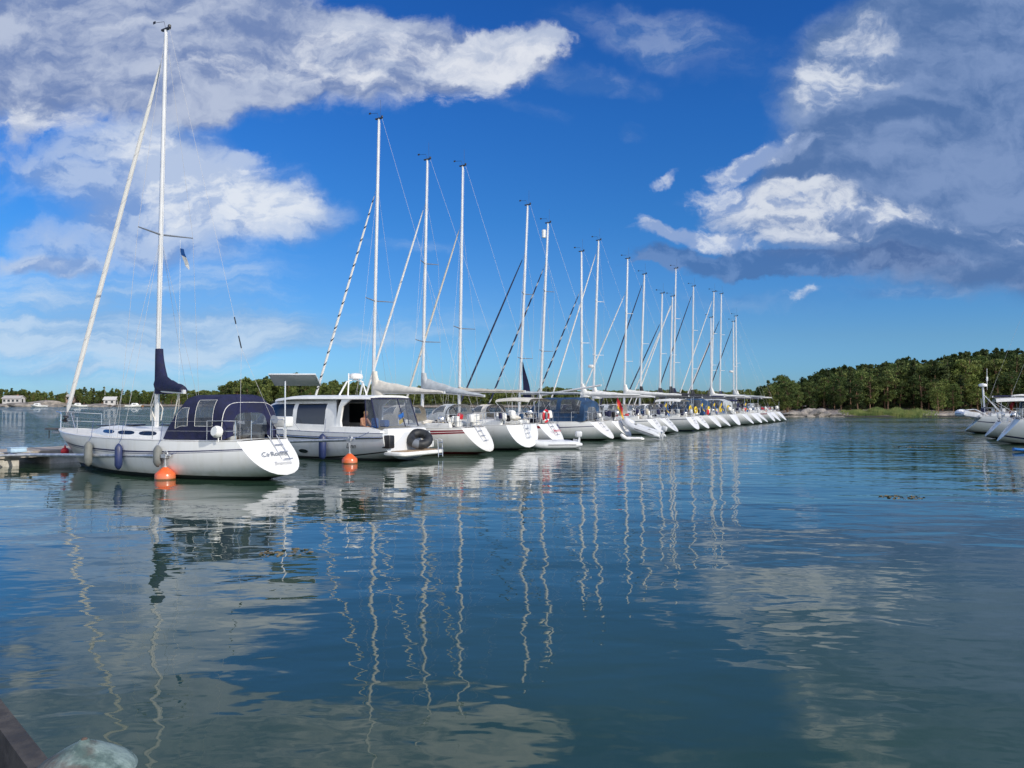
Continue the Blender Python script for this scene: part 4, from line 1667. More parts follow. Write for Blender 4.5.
def fender(H, boat_m, x, side, col, label, ln=.62, r=.115, z=None, group=None):
    t = max(0, min(1, H.x_t(x)))
    top = H.pt(t, 0, side)
    z = top.z - .18 if z is None else z
    p = Vector((top.x, top.y + side * (r * .95), z - ln / 2))
    mb = MB().lathe([(.01, -ln / 2 - .06), (.035, -ln / 2 - .05), (r * .7, -ln / 2 + .01), (r, -ln / 2 + .09), (r * 1.02, 0), (r, ln / 2 - .09), (r * .7, ln / 2 - .01), (.035, ln / 2 + .05), (.01, ln / 2 + .06)], (0, 0, 0), 14)
    e = empty('fender', boat_m @ p, 0, label, 'fender', group)
    mb.build('body', col, e)
    MB().tube([(0, 0, ln / 2 + .05), (boat_m.to_3x3() @ Vector((0, -side * r * .8, 0))) + Vector((0, 0, top.z - p.z + .03)), (boat_m.to_3x3() @ Vector((0, -side * (r * .9 + .05), 0))) + Vector((0, 0, top.z - p.z + .58))], .008, 5).build('rope', ropeb, e)
    return e


def flag_on_staff(name, boat_m, base, h, col, label, kind='plain', w=.55, hh=.36):
    """a limp ensign on its staff"""
    e = empty(name, boat_m @ Vector(base), atan2(boat_m[1][0], boat_m[0][0]), label, 'flag')
    MB().tube([(0, 0, 0), (-.18, 0, h)], .012, 5).build('staff', whitemast, e)
    mb = MB()
    nu, nv = 8, 8
    mats = [col] if not isinstance(col, (list, tuple)) else list(col)
    for i in range(nu + 1):
        for j in range(nv + 1):
            u, v = i / nu, j / nv
            x = -.18 - u * w * .38 + .03 * sin(v * 5)
            y = .05 * sin(u * 9 + v * 2)
            z = h - .04 - v * hh - u * w * .75
            mb.add([(x, y, z)])
    for i in range(nu):
        for j in range(nv):
            a = i * (nv + 1) + j
            if kind == 'cross':
                mb.cur = 1 if (j in (3, 4) or i in (2, 3)) else 0
            elif kind == 'bands':
                mb.cur = min(len(mats) - 1, j * len(mats) // nv)
            mb.face((a, a + nv + 1, a + nv + 2, a + 1))
    mb.build('cloth', mats, e, angle=80)
    return e


def ring_buoy(boat_m, p, R, col, label, axis=(1, 0, 0), cat='lifebuoy', gap=0):
    e = empty('lifebuoy', boat_m @ Vector(p), atan2(boat_m[1][0], boat_m[0][0]), label, cat)
    if gap:
        MB().torus((0, 0, 0), R, .062, axis, 22, 10, 1, gap, 360 - gap).build('body', col, e)
    else:
        MB().torus((0, 0, 0), R, .062, axis, 26, 10).build('body', col, e)
        mb = MB()
        for a in (45, 135, 225, 315):
            mb.torus((0, 0, 0), R, .066, axis, 3, 10, 1, a - 9, a + 9)
        mb.build('band', whitec, e)
    return e


def dinghy(loc, rot, L_, B_, col, label, outboard=True, floorm=None, tilt=0.0, roll=0.0):
    """inflatable: two side tubes joined at an upturned bow, transom, floor"""
    e = empty('dinghy', loc, rot, label, 'dinghy')
    e.rotation_euler = (roll, tilt, rot)
    r = B_ * .14
    pts = []
    for k in range(6):
        pts.append((-.12 + L_ * .62 * k / 5, B_ / 2 - r, r * .9))
    for k in range(1, 12):
        a = pi / 2 - pi * k / 12
        pts.append((L_ * .62 + (L_ * .33) * cos(a), (B_ / 2 - r) * sin(a), r * .9 + .22 * cos(a) ** 2))
    for k in range(6):
        pts.append((-.12 + L_ * .62 * (5 - k) / 5, -(B_ / 2 - r), r * .9))
    rr = [r * .35] + [r * .9] + [r] * (len(pts) - 4) + [r * .9] + [r * .35]
    t = MB().tube(pts, rr, 12).build('tube', col, e)
    MB().tube([(p[0], p[1] * (1 + r * 1.02 / max(.3, abs(p[1]))) if abs(p[1]) > .2 else p[1], p[2] + .01) for p in pts[1:6]], .018, 5).build('rubbing_strake', blackp, e)
    mb = MB()
    mb.box((L_ * .33, 0, r * .35), (L_ * .72, B_ - 2 * r, .05))
    mb.build('floor', floorm or greyp, e, smooth=False)
    MB().rbox((.06, 0, r * 1.1), (.06, B_ - 2.1 * r, r * 2.0), .02).build('transom', gelgrey, e)
    MB().rbox((L_ * .38, 0, r * 1.7), (.22, B_ - 1.2 * r, .04), .015).build('thwart', gelgrey, e)
    if outboard:
        ob = MB().rbox((-.08, 0, r * 2 + .28), (.34, .24, .30), .07).build('outboard', gelgrey if outboard == 'light' else black, e)
        MB().tube([(-.1, 0, r * 2 + .15), (-.14, 0, -.25)], [.06, .035], 8).build('shaft', gelgrey if outboard == 'light' else black, ob)
    return e


def outboard_on_rail(root, p, m):
    ob = MB().rbox(p, (.22, .26, .36), .06).build('stowed_outboard', m, root)
    MB().tube([Vector(p) - Vector((0, 0, .15)), Vector(p) - Vector((-.05, 0, .62))], [.055, .03], 8).build('shaft', greyp, ob)


def boat_root(name, s, f, label, group, dang=0.0):
    p = rowp(s, f)
    return empty(name, p, BOW_ANG + dang, label, 'sailboat' if name == 'sailboat' else 'motor yacht', group)


def mat_of(e):
    return Matrix.Translation(e.location) @ Euler(e.rotation_euler).to_matrix().to_4x4()


# ================================================================= yacht 1: navy cockpit tent
MOORED = 'yachts moored stern out along the pontoon'
H1 = Hull(12.1, 3.3, 1.20, 1.36, rake=1.05, sb=.60, zk=.18, bowrake=1.5, draft=.5, full=2.9)
y1 = boat_root('sailboat', 0, -.82, 'nearest white yacht with navy cockpit tent, navy stripes and navy mast cover', MOORED)
hm1 = hull_mat('hull_white_black_boot', (0.78, 0.78, 0.76), (0.02, 0.022, 0.026), .13)
build_hull(H1, y1, hm1, ((.205, .235, navyp), (.25, .262, navyp)), 30)
build_deck(H1, y1, deckm, 1.8, 4.0, .72)
toe_rail(H1, y1, alu)
cr1 = coachroof(H1, y1, 4.3, 9.6, 1.1, .34, gel, 3)
for x in (5.2, 7.2, 8.9):
    MB().rbox((x + .3, 0, H1.deckz(x) + .44 - (.06 if x > 7 else 0) - (.09 if x > 8 else 0)), (.5, .5, .06), .02).build('hatch', glassd, cr1)
mp1 = rig(H1, y1, 6.32, 15.25, .022, [(8.15, 1.05)], 'white', .965, mr=.10, lod=0, antenna=.1, furl_r=.082, dsplit='ins')
bend = boom_and_cover(y1, mp1, 2.78, 2.9, navy, swing=radians(21), lift=radians(-1.5), collar=1.35, hh=.55, endw=.30, w=.2)
MB().tube([bend + Vector((.25, 0, -.05)), Vector((4.4, .85, H1.deckz(4) + .05))], .02, 6).tube([bend + Vector((.2, 0, -.05)), Vector((4.2, .75, H1.deckz(4) + .05))], .012, 6).build('mainsheet', ropew, y1)
# lowered sail and lines coiled at the mast foot
mb = MB()
rngm = random.Random(2)
for k in range(9):
    z0, z1_ = 1.75, rngm.uniform(2.3, 2.9)
    p = mp1(z0) + Vector((rngm.uniform(-.12, .12), rngm.uniform(-.14, .14), 0))
    mb.tube([p, p + Vector((rngm.uniform(-.1, .1), rngm.uniform(-.1, .1), (z1_ - z0) / 2)), mp1(z1_) + Vector((rngm.uniform(-.08, .08), .05, 0))], .018, 5)
mb.build('coiled_halyards', ropew, y1)
rails(H1, y1, 12.1, 6.3)
MB().rbox((12.2, 0, 1.35), (1.3, .42, .06), .02).tube([(12.75, .1, 1.3), (12.75, .1, .98)], .02, 6).build('bow_platform', mat('weathered_board', (.10, .09, .085), .8, var=.2), y1)
MB().tube([(12.3, 0, 1.3), (11.6, 0, .75)], .02, 6).rbox((12.45, 0, 1.22), (.5, .1, .1), .03).build('anchor', galv, y1)
T0, T1 = 4.3, 1.62
z1b = lambda u: H1.deckz(T0 + (T1 - T0) * u) + .04
h1u = lambda u: .06 + 1.34 * min(1, u / .30) ** .62 * (1 - .20 * sstep(.85, 1.0, u)) if u > 0 else .05
w1u = lambda u: 1.16 - .10 * u
S1 = arch_fn(T0, T1, z1b, h1u, w1u, .55, .42)
NU, NV = 24, 28
nt_ = tent('cockpit_tent', y1, S1, NU, NV, navy,
           ((5, 10, 1, 5), (13, 20, 1, 8), (5, 10, 23, 27), (13, 20, 20, 27), (2, 5, 9, 19)), .008, whitec)
# rear panel of the tent with a window
mb = MB()
g = [Vector(S1(1, j / NV)) for j in range(NV + 1)]
i0 = mb.add(g)
i1 = mb.add([Vector((T1, p.y * .62, z1b(1) + (p.z - z1b(1)) * .62 + .12)) for p in g])
for j in range(NV):
    mb.face((i0 + j, i0 + j + 1, i1 + j + 1, i1 + j))
mb.build('rear_panel', navy, nt_, angle=80)
mb = MB()
i1 = mb.add([Vector((T1, p.y * .62, z1b(1) + (p.z - z1b(1)) * .62 + .12)) for p in g])
mb.face([i1 + j for j in range(NV + 1)])
mb.build('window', vinyl, nt_, smooth=False)
mb = MB()
for u in (.99,):
    pts = [Vector(S1(u, j / 20)) * 1.0 + Vector((0, 0, .008)) for j in range(21)]
    mb.tube([Vector((p.x, p.y * 1.008, p.z)) for p in pts], .011, 6)
mb.build('tent_hoop', whitec, nt_)
# coamings and winches
for sd in (1, -1):
    MB().rbox((3.0, sd * .86, H1.deckz(3) + .10), (1.9, .26, .26), .06).build('coaming', gel, y1)
    for x in (2.7, 3.6):
        MB().lathe([(.07, 0), (.055, .05), (.05, .1), (.07, .14), (.06, .17)], (x, sd * .86, H1.deckz(3) + .22), 12).build('winch', steel, y1)
wheel(y1, 2.3, 0, H1.deckz(2) + .62, .45)
MB().lathe([(.16, -.09), (.18, -.05), (.18, .05), (.14, .12)], (1.62, 1.25, H1.deckz(1.5) + .30), 14, (0, 1, .2)).tube([(1.62, 1.2, H1.deckz(1.5)), (1.62, 1.2, H1.deckz(1.5) + .3)], .02, 6).build('stern_light', gel, y1)
stern_ladder(H1, y1, -.35)
MB().rbox((1.45, -1.15, H1.deckz(1.4) + .55), (.62, .42, .34), .06).tube([(1.35, -1.2, H1.deckz(1.4)), (1.35, -1.2, H1.deckz(1.4) + .5)], .02, 6).build('gas_grill', gel, y1)
MB().lathe([(.14, 0), (.15, .03), (.13, .06)], (1.2, -.55, H1.deckz(1.2) + .62), 14, (-1, 0, .2)).tube([(1.25, -.55, H1.deckz(1.2)), (1.25, -.55, H1.deckz(1.2) + .6)], .015, 6).build('log_wheel', greyp, y1)
ps = MB().tube([(1.15, -.98, H1.deckz(1.2)), (1.15, -.98, 3.05)], .024, 8).build('solar_pole', steel, y1)
MB().rbox((1.0, -1.25, 3.10), (1.5, .85, .045), .01, (radians(-24), 0, radians(-148))).build('solar_panel', gelgrey, ps)
MB().rbox((1.0, -1.25, 3.125), (1.42, .77, .02), .005, (radians(-24), 0, radians(-148))).build('solar_cells', solar, ps)
M1 = mat_of(y1)
fender(H1, M1, fx(H1, M1, 97), 1, greyf, 'grey fender hanging nearest the bow of the navy tented yacht', .72, .125)
fender(H1, M1, fx(H1, M1, 127), 1, bluef, 'blue fender hanging amidships on the navy tented yacht', .72, .115)
fender(H1, M1, fx(H1, M1, 166), 1, greyf, 'grey fender above the first orange buoy on the navy tented yacht', .56, .125)
HP = lambda H, x, h: H.pt(H.x_t(x), h, 1)
text('name_lettering', 'Ca·Ronne', .25, greyp, y1, (0, -1, 0), (1.03, 0, 1), (.53, .02, .80), shear=.3)
text('port_lettering', 'Bromma', .19, mat('faded_letter', (.42, .42, .42), .5), y1, (0, -1, 0), (1.03, 0, 1), (.27, -.1, .53), shear=.3)
# club pennant under the port spreader
e = empty('pennant', M1 @ (mp1(7.75) + Vector((-.3, -.55, 0))), BOW_ANG, 'small white and blue pennant hanging below the spreader of the navy tented yacht', 'pennant')
mb = MB()
for i in range(6):
    mb.add([(-.05 * i, .03 * sin(i), -.13 * i), (-.05 * i - .24, .04 * sin(i + 1), -.13 * i - .06 - .02 * i)])
mb.cur = 0
for i in range(5):
    mb.cur = 1 if i < 2 else 0
    mb.face((2 * i, 2 * i + 2, 2 * i + 3, 2 * i + 1))
mb.build('cloth', [whitec, flagblue], e)
MB().tube([(0, 0, .3), (0, 0, -6.2)], .005, 4).build('line', ropew, e)


def rope_thing(a, b, sag, label, r=.011, m=None):
    a, b = Vector(a), Vector(b)
    pts = [a.lerp(b, k / 10) - Vector((0, 0, sag * 4 * (k / 10) * (1 - k / 10))) for k in range(11)]
    o = empty('mooring_line', pts[0], 0, label, 'mooring line', 'stern mooring lines')
    MB().tube([p - pts[0] for p in pts], r, 5).build('rope', m or ropeb, o)

rope_thing(M1 @ Vector((1.6, .95, 1.22)), B1 + Vector((0, 0, .74)), .02, 'dark mooring line from the navy tented yacht stern to the first orange buoy')

# ================================================================= motor yacht
H2 = Hull(10.6, 3.4, 1.12, 1.45, rake=.15, sb=.92, zk=.02, bowrake=.9, draft=.6, full=3.2)
y2 = empty('motor_yacht', rowp(8.5, 1.15), BOW_ANG, 'white motor yacht with long rounded cabin, dark windows and open aft cockpit', 'motor yacht', MOORED)
H2.L += .0
hm2 = hull_mat('hull_motor', (0.66, 0.68, 0.70), (0.10, 0.11, 0.12), .10, line=None)
build_hull(H2, y2, hm2, ((.10, .17, blackp), (.62, .66, blackp)), 26)
build_deck(H2, y2, deckm, .55, 2.9, 1.12, depth=.55, wellm=teak)
toe_rail(H2, y2, steel, .018)
for sd in (1, -1):
    MB().tube([H2.pt(t / 20, .13, sd, .02) for t in range(21)], .03, 6).build('rub_rail', steel, y2)
# cockpit side coamings
for sd in (1, -1):
    rings = []
    for i in range(9):
        x = .35 + 2.6 * i / 8
        zt = H2.deckz(x) + .10 + .16 * sstep(.3, 1.2, x)
        yo, yi = H2.beam(x) - .08, 1.15
        rings.append([(x, sd * yo, H2.deckz(x)), (x, sd * (yo - .05), zt), (x, sd * (yi + .02), zt), (x, sd * yi, H2.deckz(x) - .3)])
    MB().loft(rings, True, True).build('coaming', gel, y2)
# cabin
CX0, CX1 = 2.75, 8.9
def cab(u, v):
    """cabin side and roof section"""
    x = CX0 + (CX1 - CX0) * u
    wb = min(1.38, H2.beam(x) - .28)
    zb = H2.deckz(x) - .02
    top = 2.62 - .10 * u
    k = sstep(.58, 1.0, u)
    top = top - (top - zb - .05) * k ** 1.25
    hh = top - zb
    prof = [(1.0, 0.0), (.985, .22), (.93, .62), (.88, .74), (.80, .87), (.60, .955), (.3, .992), (0, 1.0)]
    full = [(a, b) for a, b in prof] + [(-a, b) for a, b in prof[-2::-1]]
    q = v * (len(full) - 1)
    i = min(len(full) - 2, int(q))
    f = q - i
    return (x, wb * (full[i][0] * (1 - f) + full[i + 1][0] * f), zb + hh * (full[i][1] * (1 - f) + full[i + 1][1] * f))
nu, nv = 26, 28
g = [[Vector(cab(i / nu, j / nv)) for j in range(nv + 1)] for i in range(nu + 1)]
def cab_piece(name, m, i0, i1, jr, parent, off=0.0):
    mb = MB()
    for (j0, j1) in jr:
        b0 = len(mb.v)
        for i in range(i0, i1 + 1):
            for j in range(j0, j1 + 1):
                mb.add([g[i][j]])
        n = j1 - j0 + 1
        for i in range(i1 - i0):
            for j in range(j1 - j0):
                a = b0 + i * n + j
                mb.face((a, a + n, a + n + 1, a + 1))
    return mb
# vertical band 3..5 of the 14 profile steps is glass between stations
def iswin(i, j):
    jj = min(j, nv - 1 - j)
    if 2 <= jj < 7:
        if 3 <= i < 10 or 11 <= i < 18:
            return True
        if 19 <= i < 24 and jj >= 2:
            return True
    if 18 <= i < 24 and 7 <= jj:
        return True
    return False
mbw = MB()
for row in g:
    mbw.add(row)
panes = {}
for i in range(nu):
    for j in range(nv):
        a = i * (nv + 1) + j
        if iswin(i, j):
            key = 'front' if (i >= 18) else ('port' if j < nv / 2 else 'starboard', i < 10)
            panes.setdefault(key, []).append((i, j))
        else:
            mbw.face((a, a + nv + 1, a + nv + 2, a + 1))
cabn = mbw.build('cabin', gel, y2, angle=45)
tint = mat('tinted_window', (0.02, 0.026, 0.032), .05, coat=.6, alpha=.93)
for key, cells in panes.items():
    mbp = MB()
    ids_ = {}
    for i, j in cells:
        q = []
        for ii, jj in ((i, j), (i + 1, j), (i + 1, j + 1), (i, j + 1)):
            if (ii, jj) not in ids_:
                ids_[(ii, jj)] = mbp.add([g[ii][jj]])
            q.append(ids_[(ii, jj)])
        mbp.face(q)
    mbp.build('window', glassd, cabn, angle=60)
# aft bulkhead with open door
mb = MB()
xb = CX0 + .02
for sd in (1, -1):
    mb.box((xb, sd * .98, 1.75), (.06, .7, 1.45))
mb.box((xb, 0, 2.45), (.06, 1.3, .2))
mb.build('bulkhead', black, y2, smooth=False)
# roof, extended aft over the cockpit
rings = []
for i in range(13):
    u = i / 12
    x = 1.05 + (6.6 - 1.05) * u
    w = 1.42 - .12 * (1 - u) - .25 * sstep(.8, 1, u)
    zt = 2.66 - .04 * (1 - u) ** 2 - .03 * u - .10 * sstep(.75, 1, u)
    ring = []
    for k in range(13):
        a = pi * k / 12
        ring.append((x, w * sgnpow(cos(a), .6), zt - .13 + .17 * abs(sin(a)) ** .8))
    for k in range(13):
        a = pi - pi * k / 12
        ring.append((x, (w - .05) * sgnpow(cos(a), .6), zt - .15 + .10 * abs(sin(a)) ** .8))
    rings.append(ring)
roof2 = MB().loft(rings, True, True).build('roof', gel, y2, angle=50)
# white pillar at the aft edge of the cabin, dark canvas hoops and clear aft canopy
for sd in (1, -1):
    rr = []
    for z, x, wd in ((1.15, 2.62, .34), (1.6, 2.68, .22), (2.2, 2.6, .2), (2.5, 2.3, .5)):
        y = sd * (1.40 - .12 * (z - 1.15) / 1.4)
        rr.append([(x - wd / 2, y, z), (x + wd / 2, y, z), (x + wd / 2, y - sd * .1, z), (x - wd / 2, y - sd * .1, z)])
    MB().loft(rr, True, True).build('pillar', gel, y2, angle=50)
mb = MB()
for sd in (1, -1):
    mb.tube([(1.0, sd * 1.25, 2.5), (.62, sd * 1.35, 1.35)], .03, 6)
    mb.tube([(1.3, sd * 1.28, 2.5), (1.15, sd * 1.38, 1.4)], .022, 6)
mb.tube([(1.02, 1.25, 2.52), (1.02, -1.25, 2.52)], .03, 6)
mb.tube([(1.0, -.4, 2.5), (.6, -.45, 1.35)], .022, 6)
mb.build('canopy_frame', navy, y2)
can = MB()
q = can.add([(1.0, 1.22, 2.48), (1.0, -1.22, 2.48), (.62, -1.3, 1.4), (.62, 1.3, 1.4)])
can.face((q, q + 1, q + 2, q + 3))
for sd in (1, -1):
    q = can.add([(1.0, sd * 1.25, 2.48), (1.3, sd * 1.28, 2.48), (1.17, sd * 1.36, 1.4), (.62, sd * 1.33, 1.4)])
    can.face((q, q + 1, q + 2, q + 3))
can.build('clear_canopy', vinyl, y2, smooth=False)
# transom with steps, swim platform, hatch panel
mb = MB()
mb.rbox((.28, .0, .86), (.42, 2.5, .9), .1)
mb.rbox((.02, -1.1, .62), (.5, .5, .3), .06)
mb.rbox((.12, -1.12, .85), (.35, .45, .25), .05)
mb.build('transom_block', gel, y2)
MB().rbox((.06, 1.33, .80), (.42, .34, .52), .05).build('fender_locker', black, y2)
rings = []
for z, k in ((.24, .04), (.28, 0), (.36, 0), (.40, .04)):
    ring = []
    for cx, cy, a0 in ((1, 1, 0), (-1, 1, 90), (-1, -1, 180), (1, -1, 270)):
        for j in range(5):
            a = radians(a0 + 90 * j / 4)
            r_ = .3
            ring.append((-.22 + cx * (.58 - r_) + (r_ - k) * cos(a), cy * (1.42 - r_) + (r_ - k) * sin(a), z))
    rings.append(ring)
sp = MB().loft(rings, True, True).build('swim_platform', gel, y2)
MB().rbox((-.28, 0, .412), (.85, 2.3, .02), .005).build('teak_inlay', teak, sp)
mb = MB()
for sd in (-.85, -1.15):
    mb.tube([(-.6, sd, .85), (-.78, sd, .8), (-.82, sd, .1)], .018, 6)
for z in (.7, .45, .2):
    mb.tube([(-.81, -.85, z), (-.81, -1.15, z)], .018, 6)
mb.build('ladder', steel, y2)
# radar arch and antennas on the roof
mb = MB()
for sd in (1, -1):
    mb.tube([(3.3, sd * .65, 2.65), (3.0, sd * .5, 3.25), (2.95, 0, 3.35)], .04, 6)
    mb.tube([(2.85, sd * .6, 2.65), (2.95, sd * .45, 3.2)], .03, 6)
arch = mb.build('radar_mast', gel, y2)
MB().lathe([(.02, 0), (.28, .02), (.31, .1), (.28, .2), (.15, .25), (.01, .26)], (2.95, 0, 3.36), 16).build('radar_dome', gel, arch)
MB().tube([(3.0, -.4, 3.2), (3.0, -.4, 3.75)], .012, 5).tube([(3.0, .4, 3.2), (3.0, .4, 3.6)], .03, 5).build('antenna', gel, arch)
mb = MB()
for sd in (1, -1):
    pts = [Vector((x, sd * max(.05, H2.beam(x) - .1), H2.deckz(x) + (.55 if x < 10.2 else .6))) for x in (5.2, 6, 7, 8, 9, 10, 10.6)]
    mb.tube([Vector((4.6, sd * (H2.beam(4.6) - .1), H2.deckz(4.6)))] + pts + [Vector((10.75, 0, H2.deckz(10.6) + .6))], .014, 6)
    for x in (6, 7.5, 9, 10.1):
        mb.tube([(x, sd * max(.05, H2.beam(x) - .1), H2.deckz(x)), (x, sd * max(.05, H2.beam(x) - .1), H2.deckz(x) + .55)], .012, 6)
mb.build('deck_rail', steel, y2)
mb = MB()
pp = HP(H2, 7.2, .5)
for xx in (6.8, 4.6):
    pp = HP(H2, xx, .48)
    rr_ = []
    for k in range(14):
        a = 2 * pi * k / 14
        x_ = xx + .28 * cos(a)
        q = HP(H2, x_, .48 + .05 * sin(a))
        rr_.append(q + Vector((0, .012, 0)))
    i = mb.add(rr_)
    mb.face([i + k for k in range(14)])
mb.build('porthole', glassd, y2)
q = HP(H2, 2.2, .42)
text('name_lettering', 'Linn', .30, blackp, y2, (-1, 0, 0), (0, .15, 1), (1.75, q.y + .03, q.z + .1), shear=.35)
MB().rbox((2.0, .62, .86), (.5, .9, .62), .08).rbox((2.0, -.62, .86), (.5, .9, .62), .08).build('bench', gel, y2)
MB().rbox((1.45, 0, 1.12), (.6, .8, .04), .015).tube([(1.45, 0, .6), (1.45, 0, 1.1)], .04, 8).build('table', teak, y2)
MB().rbox((1.0, 1.02, 1.52), (.30, .18, .42), .06).rbox((.9, .55, 1.5), (.34, .3, .28), .06).build('cushion', flagblue, y2)
M2 = mat_of(y2)
fender(H2, M2, 3.1, 1, bluef, 'long blue fender beside the second orange buoy on the motor yacht', .95, .15, z=1.02)
rope_thing(M2 @ Vector((.9, 1.45, 1.2)), B2 + Vector((0, 0, .94)), .05, 'dark mooring line from the motor yacht stern to the second orange buoy')
e = empty('inflatable_ring', M2 @ Vector((-.25, -.30, .86)), BOW_ANG, 'big black inflatable ring tube leaning against the stern of the motor yacht', 'ring tube')
MB().torus((0, 0, 0), .37, .19, Vector((-.42, .42, .80)).normalized(), 30, 14).build('tube', rubber, e)
MB().torus((0, 0, 0), .37, .195, Vector((-.42, .42, .80)).normalized(), 4, 14, 1, 95, 125).build('strap', greyp, e)
e = empty('pennant', M2 @ Vector((.75, -.5, 1.95)), BOW_ANG, 'blue and yellow flag cloth hanging at the aft canopy of the motor yacht', 'flag')
mb = MB()
for i in range(5):
    mb.add([(0, .08 * i + .02 * sin(i * 2), -.03 * i), (-.02, .08 * i, -.03 * i - .22), (-.04, .08 * i, -.03 * i - .4)])
for i in range(4):
    for j in range(2):
        mb.cur = j
        mb.face((3 * i + j, 3 * i + 3 + j, 3 * i + 4 + j, 3 * i + 1 + j))
mb.build('cloth', [flagblue, yellow], e)


# ---------------------------------------------------------------- the man sitting in the motor yacht's cockpit
def skin_body(verts, edges, radii, name, m, parent, sub=2):
    me = bpy.data.meshes.new(name)
    me.from_pydata([tuple(v) for v in verts], edges, [])
    o = bpy.data.objects.new(name, me)
    COL.objects.link(o)
    md = o.modifiers.new('s', 'SKIN')
    for k, r in enumerate(radii):
        me.skin_vertices[0].data[k].radius = (r, r) if not isinstance(r, tuple) else r
    me.skin_vertices[0].data[0].use_root = True
    o.modifiers.new('d', 'SUBSURF').render_levels = sub
    o.modifiers['d'].levels = sub
    dg = bpy.context.evaluated_depsgraph_get()
    me2 = bpy.data.meshes.new_from_object(o.evaluated_get(dg))
    bpy.data.objects.remove(o)
    me2.materials.clear()
    me2.materials.append(m)
    me2.shade_smooth()
    o = bpy.data.objects.new(name, me2)
    COL.objects.link(o)
    o.parent = parent
    return o

# seated, turned towards the stern (-x), leaning forward with forearms on the table
man = empty('person', M2 @ Vector((2.0, .62, 1.17)), BOW_ANG, 'shirtless fair-haired man in dark shorts sitting in the cockpit of the motor yacht', 'person')
V = [(0, 0, .10), (-.02, 0, .28), (-.07, 0, .46), (-.10, 0, .54), (-.13, 0, .60), (-.17, 0, .70), (-.19, 0, .76),     # pelvis..neck, head 4-6
     (-.08, .17, .49), (-.20, .24, .26), (-.42, .16, .17), (-.50, .13, .17),                                          # left arm
     (-.08, -.17, .49), (-.20, -.24, .26), (-.42, -.16, .17), (-.50, -.13, .17),
     (-.08, .10, .08), (-.44, .13, .10), (-.46, .12, -.28), (-.56, .12, -.33),
     (-.08, -.10, .08), (-.44, -.13, .10), (-.46, -.12, -.28), (-.56, -.12, -.33)]
E = [(0, 1), (1, 2), (2, 3), (3, 4), (4, 5), (5, 6), (2, 7), (7, 8), (8, 9), (9, 10), (2, 11), (11, 12), (12, 13), (13, 14),
     (0, 15), (15, 16), (16, 17), (17, 18), (0, 19), (19, 20), (20, 21), (21, 22)]
R_ = [.14, .135, .15, .065, .06, .095, .08, .07, .048, .038, .03, .07, .048, .038, .03, .085, .062, .045, .035, .085, .062, .045, .035]
skin_body(V, E, R_, 'body', skin, man)
# hair cap, nose, hands
mb = MB()
mb.lathe([(.098, -.02), (.103, .02), (.09, .06), (.055, .09), (.01, .10)], (-.165, 0, .745), 14, (.25, 0, 1))
mb.build('hair', hair, man)
for sd in (1, -1):
    mb = MB()
    for k, ln in enumerate((.07, .08, .075, .06)):
        y = sd * (.13 + (k - 1.5) * .02)
        mb.tube([(-.50, y, .165), (-.50 - ln * .6, y, .16), (-.50 - ln, y, .145)], [.0095, .009, .007], 6)
    mb.tube([(-.47, sd * .095, .17), (-.50, sd * .075, .165), (-.53, sd * .075, .155)], [.011, .010, .008], 6)
    mb.build('fingers', skin, man)
MB().tube([(-.255, 0, .70), (-.285, 0, .685), (-.26, 0, .675)], [.012, .016, .012], 6).build('nose', skin, man)
skin_body([(0, 0, .13), (-.08, .10, .09), (-.33, .125, .10), (-.08, -.10, .09), (-.33, -.125, .10)], [(0, 1), (1, 2), (0, 3), (3, 4)], [.155, .10, .085, .10, .085], 'shorts', shorts, man)


# ================================================================= the other yachts of the row
def sprayhood(H, root, x0, x1, canvas, w=1.15, h=.95, name='sprayhood', wins=((3, 8, 3, 8), (3, 8, 16, 21), (2, 6, 9, 15)), pip=.01, base=0.0):
    """low hood: rises quickly from the coachroof and is open towards the stern"""
    zb = lambda u: H.deckz(x0 + (x1 - x0) * u) + .05 + base
    hf = lambda u: .32 + (h - .32) * min(1, u / .55) ** .7 if u > 0 else .3
    S = arch_fn(x0, x1, zb, hf, lambda u: w, .55, .45)
    return tent(name, root, S, 10, 24, canvas, wins, pip, whitec)


def bimini(H, root, x0, x1, canvas, zt=2.6, w=1.2, name='bimini'):
    rings = []
    for i in range(9):
        u = i / 8
        x = x0 + (x1 - x0) * u
        rings.append([(x, w * sgnpow(cos(pi * k / 12), .6), zt - .18 + .2 * abs(sin(pi * k / 12)) ** .7 - .06 * (2 * u - 1) ** 2) for k in range(13)])
    b = MB().loft(rings, False).build(name, canvas, root, angle=70)
    mb = MB()
    for sd in (1, -1):
        for xx in (x0, (x0 + x1) / 2, x1):
            mb.tube([(xx, sd * w, zt - .22), ((x0 + x1) / 2 - .1, sd * (w + .02), H.deckz((x0 + x1) / 2) + .05)], .012, 5)
    mb.build('bimini_frame', steel, b)
    return b


CLM = [('rail_bag', 'whitec'), ('rail_bag', 'navy'), ('cushion', 'blue'), ('cushion', 'beige'), ('storage_bag', 'blackc'), ('life_raft', 'gel'), ('fuel_can', 'redm'), ('cushion', 'greyc'),
       ('rolled_cloth', 'cream'), ('storage_bag', 'navy'), ('rolled_cloth', 'blackc'), ('grill', 'steel')]


